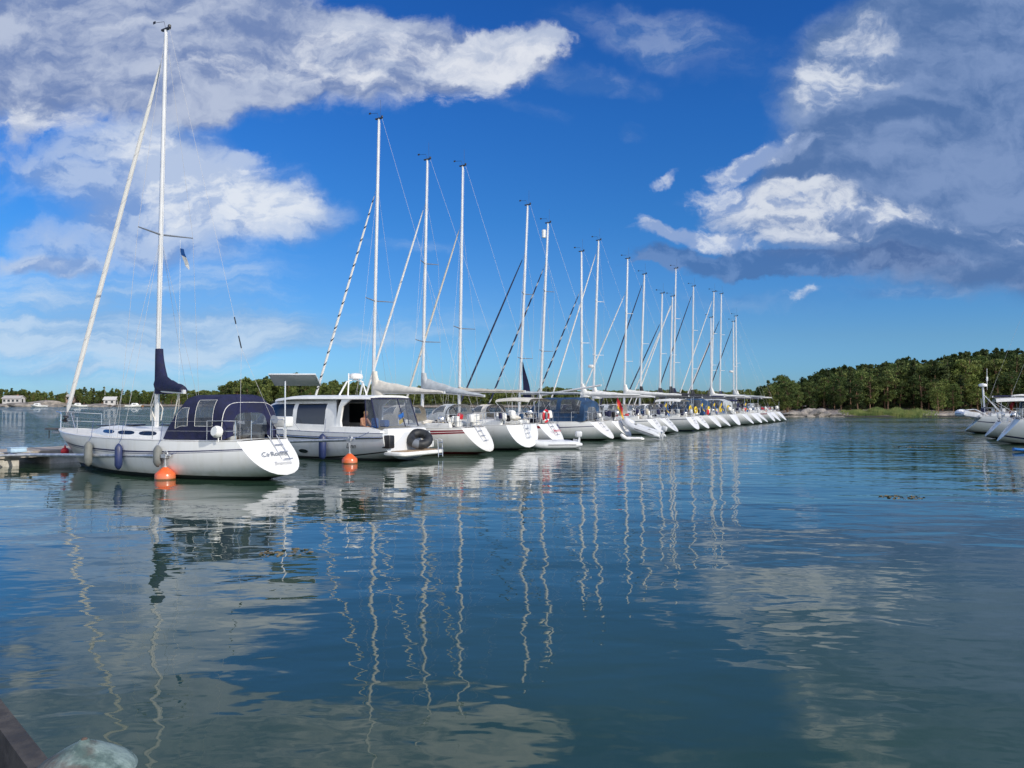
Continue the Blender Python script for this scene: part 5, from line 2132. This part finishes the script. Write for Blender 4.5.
def clutter(H, root, seed, n):
    """bags, cushions and boxes around the cockpit and on the stern rail"""
    r = random.Random(seed)
    G = globals()
    for k in range(n):
        nm, m = r.choice(CLM)
        on_rail = r.random() < .5
        if on_rail:
            x = H.rake + r.uniform(.02, 1.0)
            y = r.choice((-1, 1)) * min(H.beam(x) - .1, r.uniform(.3, 1.2))
            z = H.deckz(x) + r.uniform(.3, .55)
            d = (r.uniform(.12, .25), r.uniform(.2, .45), r.uniform(.25, .45))
        else:
            x = H.rake + r.uniform(.7, 2.8)
            y = r.uniform(-.85, .85)
            z = H.deckz(x) + r.uniform(.1, .3)
            d = (r.uniform(.25, .6), r.uniform(.2, .5), r.uniform(.2, .5))
        if nm == 'rolled_cloth':
            MB().tube([(x, y - d[1], z), (x + .05, y, z + .04), (x, y + d[1], z)], [.07, .10, .07], 8).build(nm, G[m], root)
        elif nm == 'grill':
            MB().lathe([(.03, -.14), (.16, -.1), (.19, 0), (.16, .08), (.02, .13)], (x, y, z + .1), 12).tube([(x, y, H.deckz(x)), (x, y, z)], .015, 5).build(nm, G[m], root)
        else:
            MB().rbox((x, y, z), d, .07, (r.uniform(-.2, .2), r.uniform(-.2, .2), r.uniform(-.5, .5))).build(nm, G[m], root)
    # thin poles and an outboard on its bracket
    if r.random() < .7:
        y = r.choice((-.7, .7))
        MB().tube([(H.rake + .15, y, H.deckz(H.rake)), (H.rake + .05, y, H.deckz(H.rake) + r.uniform(1.2, 2.0))], .014, 5).build('rail_pole', steel, root)
    if r.random() < .5:
        outboard_on_rail(root, (H.rake + .05, r.choice((-.45, .45)), H.deckz(H.rake) + .42), r.choice((gelgrey, black, gel)))


def yacht(s, L, top, mx, furl, label, f=0.0, B=3.4, fs=1.15, fb=1.35, rake=.9, mrake=.03, stripes=(), hullcol=None, cover='white', hood='grey', hood_x=None, boomlen=None,
          boomz=2.75, lift=0.0, swing=0.0, bare=False, frac=.97, sp=None, lod=1, radar=False, bim=None, enclosed=None, group=MOORED, root=None, sb=.78, wheelm=True,
          dsplit=True, antenna=.9, mm=None, collar=.8, hh=.35, ladder=True, heading=None, ws=None, nwin=2, mr=.08, furl_r=.06, bimx=(2.5, .4)):
    H = Hull(L, B, fs, fb, rake=rake, sb=sb, zk=.14, bowrake=1.0, draft=.5, full=2.1)
    if root is None:
        root = empty('sailboat', rowp(s, f), BOW_ANG if heading is None else heading, label, 'sailboat', group)
    hm = hullcol or hm1
    build_hull(H, root, hm, stripes, 20 if lod < 2 else 14)
    c1 = mx - 1.9
    build_deck(H, root, deckm, rake + .5, c1, .72, nt=14)
    toe_rail(H, root, alu if lod < 2 else gel)
    coachroof(H, root, c1 + .15, min(L - 2.2, mx + 2.8), 1.1, .40, gel, nwin if lod < 2 else 1)
    if sp is None:
        sp = [(top * .40, 1.0), (top * .68, .8)] if top > 14 else [(top * .55, .85)]
    mp = rig(H, root, mx, top, mrake, sp, furl, frac, mm=mm, lod=lod, radar=radar, antenna=antenna, dsplit=dsplit, mr=mr, furl_r=furl_r)
    bl = boomlen or mx - rake - .9
    if cover is not False:
        boom_and_cover(root, mp, boomz, bl, CANVAS.get(cover, whitec), swing=swing, lift=lift, collar=collar, hh=hh, bare=bare)
    if hood:
        hx = hood_x or c1 + .9
        sprayhood(H, root, hx, hx - 1.5, CANVAS[hood], 1.12, 1.0, wins=((3, 8, 3, 8), (3, 8, 16, 21), (2, 6, 9, 15)) if lod < 2 else ((3, 8, 4, 8), (3, 8, 16, 20)), pip=.01 if lod < 2 else None)
    if bim:
        bimini(H, root, rake + bimx[0], rake + bimx[1], CANVAS[bim])
    if enclosed:
        T0_, T1_ = c1 + 1.0, rake + .3
        zb_ = lambda u: H.deckz(T0_ + (T1_ - T0_) * u) + .04
        hu = lambda u: (.06 + 1.42 * min(1, u / .30) ** .62 * (1 - .18 * sstep(.85, 1.0, u))) if u > 0 else .05
        S = arch_fn(T0_, T1_, zb_, hu, lambda u: 1.15, .55, .42)
        tt = tent('cockpit_tent', root, S, 16, 24, CANVAS[enclosed], ((3, 9, 2, 8), (10, 15, 1, 8), (3, 9, 16, 22), (10, 15, 16, 23), (2, 4, 9, 15)), .01, CANVAS[enclosed])
        mb = MB()
        g_ = [Vector(S(1, j / 24)) for j in range(25)]
        i0_ = mb.add(g_)
        i1_ = mb.add([Vector((T1_, p.y * .6, zb_(1) + (p.z - zb_(1)) * .6 + .15)) for p in g_])
        for j in range(24):
            mb.face((i0_ + j, i0_ + j + 1, i1_ + j + 1, i1_ + j))
        mb.build('rear_panel', CANVAS[enclosed], tt)
        mb = MB()
        i1_ = mb.add([Vector((T1_, p.y * .6, zb_(1) + (p.z - zb_(1)) * .6 + .15)) for p in g_])
        mb.face([i1_ + j for j in range(25)])
        mb.build('window', vinyl, tt, smooth=False)
    rails(H, root, L, mx, lod=lod)
    if wheelm:
        wheel(root, rake + 1.25, 0, H.deckz(rake + 1) + .55, .42)
    for sd in (1, -1):
        MB().rbox(((rake + .5 + c1) / 2, sd * .98, H.deckz(rake + 1) + .11), (c1 - rake - .6, .24, .24), .05).build('coaming', gel, root)
    if ladder and lod < 2:
        stern_ladder(H, root, -.1)
    clutter(H, root, int(s * 10) + int(L * 7), 9 if lod == 0 else 7)
    return H, root, mat_of(root), mp

hull_red = hull_mat('hull_white_red_boot', (0.76, 0.75, 0.71), (0.16, 0.012, 0.015), .12, below=(0.12, .01, .012))
hull_grey = hull_mat('hull_white_grey_boot', (0.78, 0.78, 0.76), (0.05, 0.055, 0.065), .10, line=(.78, .78, .76))
hull_blue = hull_mat('hull_white_blue_boot', (0.78, 0.78, 0.77), (0.02, 0.03, 0.12), .11)
hull_dark = hull_mat('hull_dark_blue', (0.02, 0.035, 0.13), (0.5, 0.5, 0.5), .10)

# C: red striped, cream covers
Hc, yc, Mc, mpc = yacht(12.85, 11.4, 16.5, 6.9, 'whitedot', 'white yacht with dark red sheer stripe and red waterline next to the motor yacht', stripes=((.07, .13, dred), (.15, .21, dred)),
                        hullcol=hull_red, cover='cream', hood='beige', boomz=2.82, frac=.80, mrake=.022, lod=0, hh=.75, collar=1.0, sp=[(7.4, 1.05)], boomlen=4.2, fs=1.2, sb=.58, mr=.09)
qq = HP(Hc, 3.0, .36)
text('name_lettering', 'Graffiana', .30, dred, yc, (-1, 0, 0), (0, .2, 1), (2.9, qq.y + .03, qq.z), shear=.35)
outboard_on_rail(yc, (1.15, -.2, 1.62), gel)
MB().rbox((1.3, -.75, 1.55), (.25, .5, .55), .08).build('rail_bag', whitec, yc)
MB().rbox((1.25, .75, 1.5), (.2, .35, .5), .06).build('rail_bag', whitec, yc)
# D: broad white transom
Hd, yd, Md, mpd = yacht(16.5, 11.2, 15.4, 6.6, 'white', 'white yacht with a broad smooth transom and grey boom cover, third mast from the left', hullcol=hull_grey, cover='grey', hood='grey', boomz=2.95, B=3.7,
                        frac=.86, mrake=.022, lod=0, hh=.8, sb=.80, rake=.45, fs=1.25, sp=[(5.6, 1.1), (9.8, .8)], boomlen=3.8, collar=.9, lift=radians(-4))
MB().rbox((.30, -.35, .95), (.05, .62, .6), .02).build('transom_hatch', gelgrey, yd)
MB().rbox((.75, .5, 1.72), (.22, .35, .5), .07).build('rail_bag', whitec, yd)
# E: red striped with cream bimini and lifebuoy
He, ye, Me, mpe = yacht(20.0, 11.0, 16.0, 6.6, 'beige', 'white yacht with a red stripe, cream sprayhood and bimini, fourth mast from the left', stripes=((.08, .20, dred),), hullcol=hull_grey, cover='beige', hood='cream',
                        boomz=2.95, frac=.80, mrake=.016, lod=0, sb=.58, sp=[(6.6, 1.1)], bim='cream', fs=1.2, boomlen=4.2, hh=.2, collar=.2)
text('name_lettering', 'Rosella', .26, redm, ye, (0, -1, 0), (.9, 0, 1), (.28, 0, .85), shear=.3)
ring_buoy(Me, (.72, .42, 1.62), .30, redm, 'red ring lifebuoy hanging on the stern rail of the cream bimini yacht')
dinghy(Vector((3.35, 39.6, .02)), BOW_ANG + radians(40), 2.9, 1.5, gelgrey, 'light grey inflatable dinghy floating at the stern of the cream bimini yacht', 'light')
# F: blue cockpit tent
Hf, yf, Mf, mpf = yacht(26.9, 11.8, 15.2, 6.6, 'navy', 'white yacht with a blue cockpit tent and navy furled headsail, right of the lifebuoy yacht', stripes=((.22, .26, navyp),), hullcol=hm1, cover='grey', hood=None,
                        enclosed='blue', boomz=2.9, frac=.80, mrake=.048, lod=0, sp=[(5.2, 1.0), (9.4, .8)], boomlen=4.3, hh=.12, collar=0, sb=.56, rake=1.1)
# triangular blue flag hoisted aft of its mast
e = empty('signal_flag', Mf @ (mpf(2.4) + Vector((-.25, 0, 0))), BOW_ANG, 'tall dark blue triangular sail cloth hoisted close behind a mast in mid row', 'flag')
mb = MB()
for i in range(7):
    u = i / 6
    mb.add([(0, .05 * sin(i), 2.6 - 2.3 * u), (-.05 - .62 * u, .08 * sin(i + 1), 2.6 - 2.45 * u)])
for i in range(6):
    mb.face((2 * i, 2 * i + 2, 2 * i + 3, 2 * i + 1))
mb.build('cloth', navy, e, angle=80)
# G
Hg, yg, Mg, mpg = yacht(29.75, 11.2, 14.6, 6.6, 'navydot', 'white yacht with a white radar reflector at its masthead and raised bare boom', hullcol=hull_grey, cover='grey', hood='navy', boomz=2.85, frac=.82, mrake=.05, lod=0,
                        bare=True, lift=radians(8), boomlen=4.4, sb=.56)
MB().lathe([(.02, 0), (.14, .03), (.15, .55), (.02, .6)], mpg(13.6) + Vector((.26, 0, 0)), 12).build('radar_reflector', gel, yg)
flag_on_staff('ensign', Mg, (.85, .5, 1.2), 1.55, [redm, orange, yellow], 'limp orange and yellow ensign on the stern of the yacht beside the blue tented one', 'bands', 1.0, .75)
REST = [
    # s, L, top, mastx, furl, label, kwargs
    (36.0, 10.8, 13.7, 6.3, 'navydot', 'white yacht with a ticked navy headsail and slim upright mast right of the ensign', dict(cover='white', hood='grey', stripes=((.1, .16, greyp),), mrake=.0, dsplit=False, sp=[(6.8, .8)])),
    (39.2, 11.3, 15.2, 7.0, 'white', 'white yacht with a radar dome low on its mast and a white boom cover', dict(cover='white', hood='white', radar=5.2, hh=.6, mrake=.04)),
    (44.4, 11.2, 14.5, 6.4, 'white', 'white yacht with grey striped side, first one past the black striped dinghy', dict(cover='white', hood='white', stripes=((.12, .19, greyp),), hh=.5, bim='white')),
    (47.3, 10.4, 13.6, 6.2, 'navy', 'small white yacht with navy headsail beside the blue covered dinghy', dict(cover='black', hood='navy', mrake=.04)),
    (51.0, 9.6, 12.3, 5.6, 'navy', 'small white yacht with yellow life vests on its rail, navy headsail', dict(cover='black', hood=None, enclosed='blue')),
    (54.2, 9.6, 12.4, 5.7, 'white', 'small white yacht with a white headsail between two taller masts', dict(cover='black', hood='grey')),
    (57.6, 11.8, 15.7, 6.6, 'white', 'tallest masted white yacht in the far half of the row', dict(cover='navy', hood=None, enclosed='grey', mrake=.025)),
    (63.2, 11.0, 14.6, 6.4, 'navy', 'white yacht with black boom cover and navy headsail towards the far end', dict(cover='black', hood='black', bim='navy', mrake=.02)),
    (66.8, 9.0, 11.6, 5.4, 'white', 'shortest masted white yacht near the far end of the row', dict(cover='white', hood='grey', mrake=.0)),
    (69.8, 10.6, 14.8, 6.2, 'white', 'white yacht with a slim leaning mast, fourth from the far end', dict(cover='white', hood='white', mrake=.03)),
    (73.4, 10.8, 15.0, 6.2, 'navy', 'white yacht with a dark red stripe, third from the far end of the row', dict(cover='navy', hood='navy', stripes=((.08, .18, dred),), mrake=.02)),
    (76.4, 9.4, 12.0, 5.4, 'navy', 'white yacht with a short rig, second from the far end of the row', dict(cover='grey', hood='grey', radar=6.0, mrake=.0)),
    (79.8, 10.2, 13.0, 5.9, None, 'farthest white yacht at the very end of the row', dict(cover='white', hood='white', mrake=.0)),
]
BOATS = {}
for k, (s, L, top, mx, furl, label, kw) in enumerate(REST):
    kw.setdefault('lod', 1 if s < 50 else 2)
    kw.setdefault('hullcol', (hull_grey, hm1, hull_blue, hull_grey)[k % 4])
    kw.setdefault('frac', (.80, .97, .82, .97)[k % 4])
    kw.setdefault('dsplit', False)
    kw.setdefault('sb', (.60, .52, .68, .56)[k % 4])
    kw.setdefault('rake', (.9, 1.1, .7, 1.0)[k % 4])
    kw.setdefault('boomz', (2.85, 2.75, 2.95)[k % 3])
    kw.setdefault('heading', BOW_ANG + radians((1.6, -1.2, .4, -2.0, 1.1)[k % 5]))
    BOATS[s] = yacht(s, L, top, mx, furl, label, **kw)
# the far leaning spar: a long white furled sail seen against the headland
Hz, yz, Mz, mpz = BOATS[79.8]

# tenders and gear along the row
dinghy(Vector((9.33, 48.50, .05)), BOW_ANG, 2.7, 1.5, gelgrey, 'grey inflatable dinghy with a black stripe hauled bow up against a stern in mid row', 'light', tilt=radians(-17))
dinghy(Vector((7.98, 47.20, .0)), BOW_ANG + radians(20), 1.3, .8, gel, 'tiny white tender on the water between two sterns in mid row', None)
dinghy(Vector((15.18, 64.50, .05)), BOW_ANG, 2.5, 1.5, mat('blue_cover', (.015, .04, .22), .7, var=.2), 'dark blue covered inflatable dinghy at a stern in the middle of the row', None, floorm=mat('blue_cover', (0, 0, 0)), tilt=radians(-17))
dinghy(Vector((18.83, 71.00, .0)), BOW_ANG + radians(-80), 2.2, 1.4, gelgrey, 'pale grey dinghy floating across the sterns below the tallest far mast', 'light')
for i, (s, x, y, z, lab) in enumerate(((44.4, .9, -.8, 1.75, 'yellow horseshoe life buoy on the stern rail of the grey striped yacht'), (47.3, .95, .5, 1.65, 'yellow horseshoe life buoy on the small yacht beside the blue dinghy'),
                                       (51.0, .95, .4, 1.65, 'yellow horseshoe life buoy on the small yacht with a blue cockpit tent'), (54.2, 1.0, -.4, 1.65, 'yellow horseshoe life buoy on the small yacht with a grey hood'),
                                       (57.6, .9, .6, 1.7, 'yellow horseshoe life buoy on the yacht with the tallest far mast'))):
    ring_buoy(BOATS[s][2], (x, y, z), .27, yellow, lab, gap=40)
for s, y, col, lab in ((39.2, .6, [flagblue, yellow], 'blue and yellow ensign on the yacht with a radar dome'),
                       (47.3, -.4, [flagblue, yellow], 'blue and yellow ensign beside the dark blue covered dinghy'),
                       (51.0, -.5, [flagblue, yellow], 'blue and yellow ensign on the small yacht with a blue cockpit tent'),
                       (54.2, .5, [flagblue, yellow], 'blue and yellow ensign on the small yacht with a grey hood'),
                       (63.2, .4, [flagblue, yellow], 'blue and yellow ensign near the far end of the row')):
    flag_on_staff('ensign', BOATS[s][2], (.95, y, 1.15), 1.35, col, lab, 'cross', .8, .6)
for H_, M_, nm, xs_ in ((Hd, Md, 'broad transom', (2.5, 5.0)), (Hf, Mf, 'blue tented', (3.0, 5.5)), (Hg, Mg, 'raised boom', (3.0,))):
    for q, x in enumerate(xs_):
        fender(H_, M_, x, 1, (bluef, greyf)[q % 2], ('blue' if q % 2 == 0 else 'grey') + ' fender on the side of the ' + nm + ' yacht', .6, .12)

# ================================================================= boats on the right
RG = 'boats moored at the right edge'
RH = BOW_ANG + pi            # bows point away to the right
rb = Vector((28.0, 44.6, 0))
def right_boat(px, yb, L, top, mx, label, **kw):
    D = F * CAMH / (yb - 401.5)
    e = empty('sailboat', ((px - 512) / F * D, D, 0), radians(-27), label, 'sailboat', RG)
    return yacht(0, L, top, mx, kw.pop('furl', 'white'), None, root=e, lod=kw.pop('lod', 0), **kw)
Hr, yr, Mr, mpr = right_boat(996, 443.5, 11.5, 15.5, 6.6, 'white yacht with a blue tent and white bimini frame, nearest at the right edge', enclosed='blue', hood=None, stripes=((.70, .76, navyp),), rake=1.0, fs=1.4, fb=1.5, cover='white', bim='white', hullcol=hull_grey, bimx=(1.7, -1.1))
Hr2, yr2, Mr2, mpr2 = right_boat(984, 438.6, 9.8, 12.5, 5.6, 'small white yacht squeezed between the two others at the right edge', hood='white', rake=.8, fs=1.1, cover='white', lod=1)
Hr3, yr3, Mr3, mpr3 = right_boat(964, 433.0, 11.0, 14.5, 6.4, 'white yacht with a radar pole and hanging dinghy at the right edge', hood='navy', stripes=((.30, .35, navyp),), rake=1.1, fs=1.3, cover='navy', lod=1)
# radar pole
pp = MB().tube([(1.35, .2, 1.3), (1.25, .2, 3.5)], .07, 8).tube([(2.6, .8, 1.3), (1.3, .2, 2.9)], .03, 6).tube([(2.6, -.6, 1.3), (1.3, .2, 2.9)], .03, 6).build('radar_pole', gelgrey, yr3)
MB().lathe([(.03, 0), (.26, .03), (.29, .12), (.25, .22), (.03, .27)], (1.25, .2, 3.5), 14).build('radar_dome', gel, pp)
MB().tube([(1.55, .45, 3.3), (1.55, .45, 4.9)], .018, 5).rbox((1.55, .45, 4.1), (.12, .12, .35), .03).build('antenna', gel, pp)
mb = MB()
for sd in (.7, -.7):
    mb.tube([(1.5, sd, 1.35), (.7, sd, 1.8), (.15, sd, 1.75)], .03, 6)
mb.build('davit', steel, yr3)
dinghy(Mr3 @ Vector((.40, -1.45, 1.2)), radians(-27) + radians(100), 2.9, 1.45, gelgrey, 'grey inflatable dinghy hanging from davits behind the radar pole yacht on the right', None, roll=radians(8))
flag_on_staff('ensign', Mr, (1.15, .6, 1.4), 1.3, [redm, orange], 'small orange red ensign at the stern of the nearest yacht on the right', 'bands', .7, .5)
# paddle board
D = F * CAMH / (452 - 401.5)
e = empty('paddle_board', (24.0, D, .03), radians(-6), 'blue and white paddle board floating at the right edge', 'paddle board')
rings = []
for i in range(13):
    u = i / 12
    w = .38 * max(.04, sin(pi * (u * .94 + .03)) ** .5)
    x = -.2 + 3.2 * u
    zc_ = .12 * (u - .45) ** 2 * 3
    rings.append([(x, w * cos(a), .03 + zc_ + .075 * sgnpow(sin(a), .6)) for a in [2 * pi * k / 12 for k in range(12)]])
MB().loft(rings, True, True).build('board', mat('board_blue', (.02, .16, .48), .35), e)
rings = []
for i in range(9):
    u = .12 + .76 * i / 8
    w = .30 * sin(pi * (u * .94 + .03)) ** .5
    x = -.2 + 3.2 * u
    zc_ = .12 * (u - .45) ** 2 * 3
    rings.append([(x, -w, .108 + zc_), (x, w, .108 + zc_)])
MB().loft(rings, False).build('deck_pad', gel, e)

# ================================================================= small craft on the far shore
for i, (px, yb, ang, lab) in enumerate(((88, 407.0, 200, 'tiny white motorboat at the far shore just right of the first furled headsail'), (125, 407.2, 20, 'tiny white boat below the boathouse on the far shore'),
                                        (47, 407.2, 185, 'tiny low white boat before the broad far knoll'), (143, 407.1, 175, 'tiny brownish boat on the far shore left of the first mast'))):
    D = F * CAMH / (yb - 401.5)
    e = empty('motorboat', ((px - 512) / F * D, D, 0), radians(ang), lab, 'motorboat')
    Hs = Hull(6.5, 2.3, .75, 1.0, rake=.1, sb=.9, zk=-.1, bowrake=.8, draft=.35, full=2.6)
    build_hull(Hs, e, hull_grey if i != 3 else mat('wood_hull', (.3, .16, .08), .5), (), 10)
    build_deck(Hs, e, deckm, .5, 2.6, .8, nt=8)
    coachroof(Hs, e, 2.7, 5.4, .8, .9, gel, 1)

# seaweed patches just under the surface in the calm water to the right
wd = mat('seaweed', (.14, .115, .07), .9, var=.4, vscale=3)
for px, py, sx2, lab in ((912, 447, 1.1, 'faint weed patch breaking the surface before the headland'), (900, 497, .55, 'small brown weed clump floating in the calm water on the right'), (285, 552, .42, 'olive weed clump floating below the motor yacht reflection')):
    D = F * CAMH / (py - 401.5)
    mb = MB()
    r2 = random.Random(px)
    for k in range(60):
        a, q = r2.random() * 6.28, r2.random() ** .5
        rand_leaf(mb, Vector((cos(a) * q * sx2, sin(a) * q * sx2 * .8, r2.uniform(-.006, .010))), .05 * (1 + sx2 * .5), r2)
    mb.v = [(x, y, max(-.02, min(.016, z))) for x, y, z in mb.v]
    o = mb.build('seaweed', wd, smooth=False, loc=((px - 512) / F * D, D, 0))
    tag(o, lab, 'seaweed', kind='stuff')
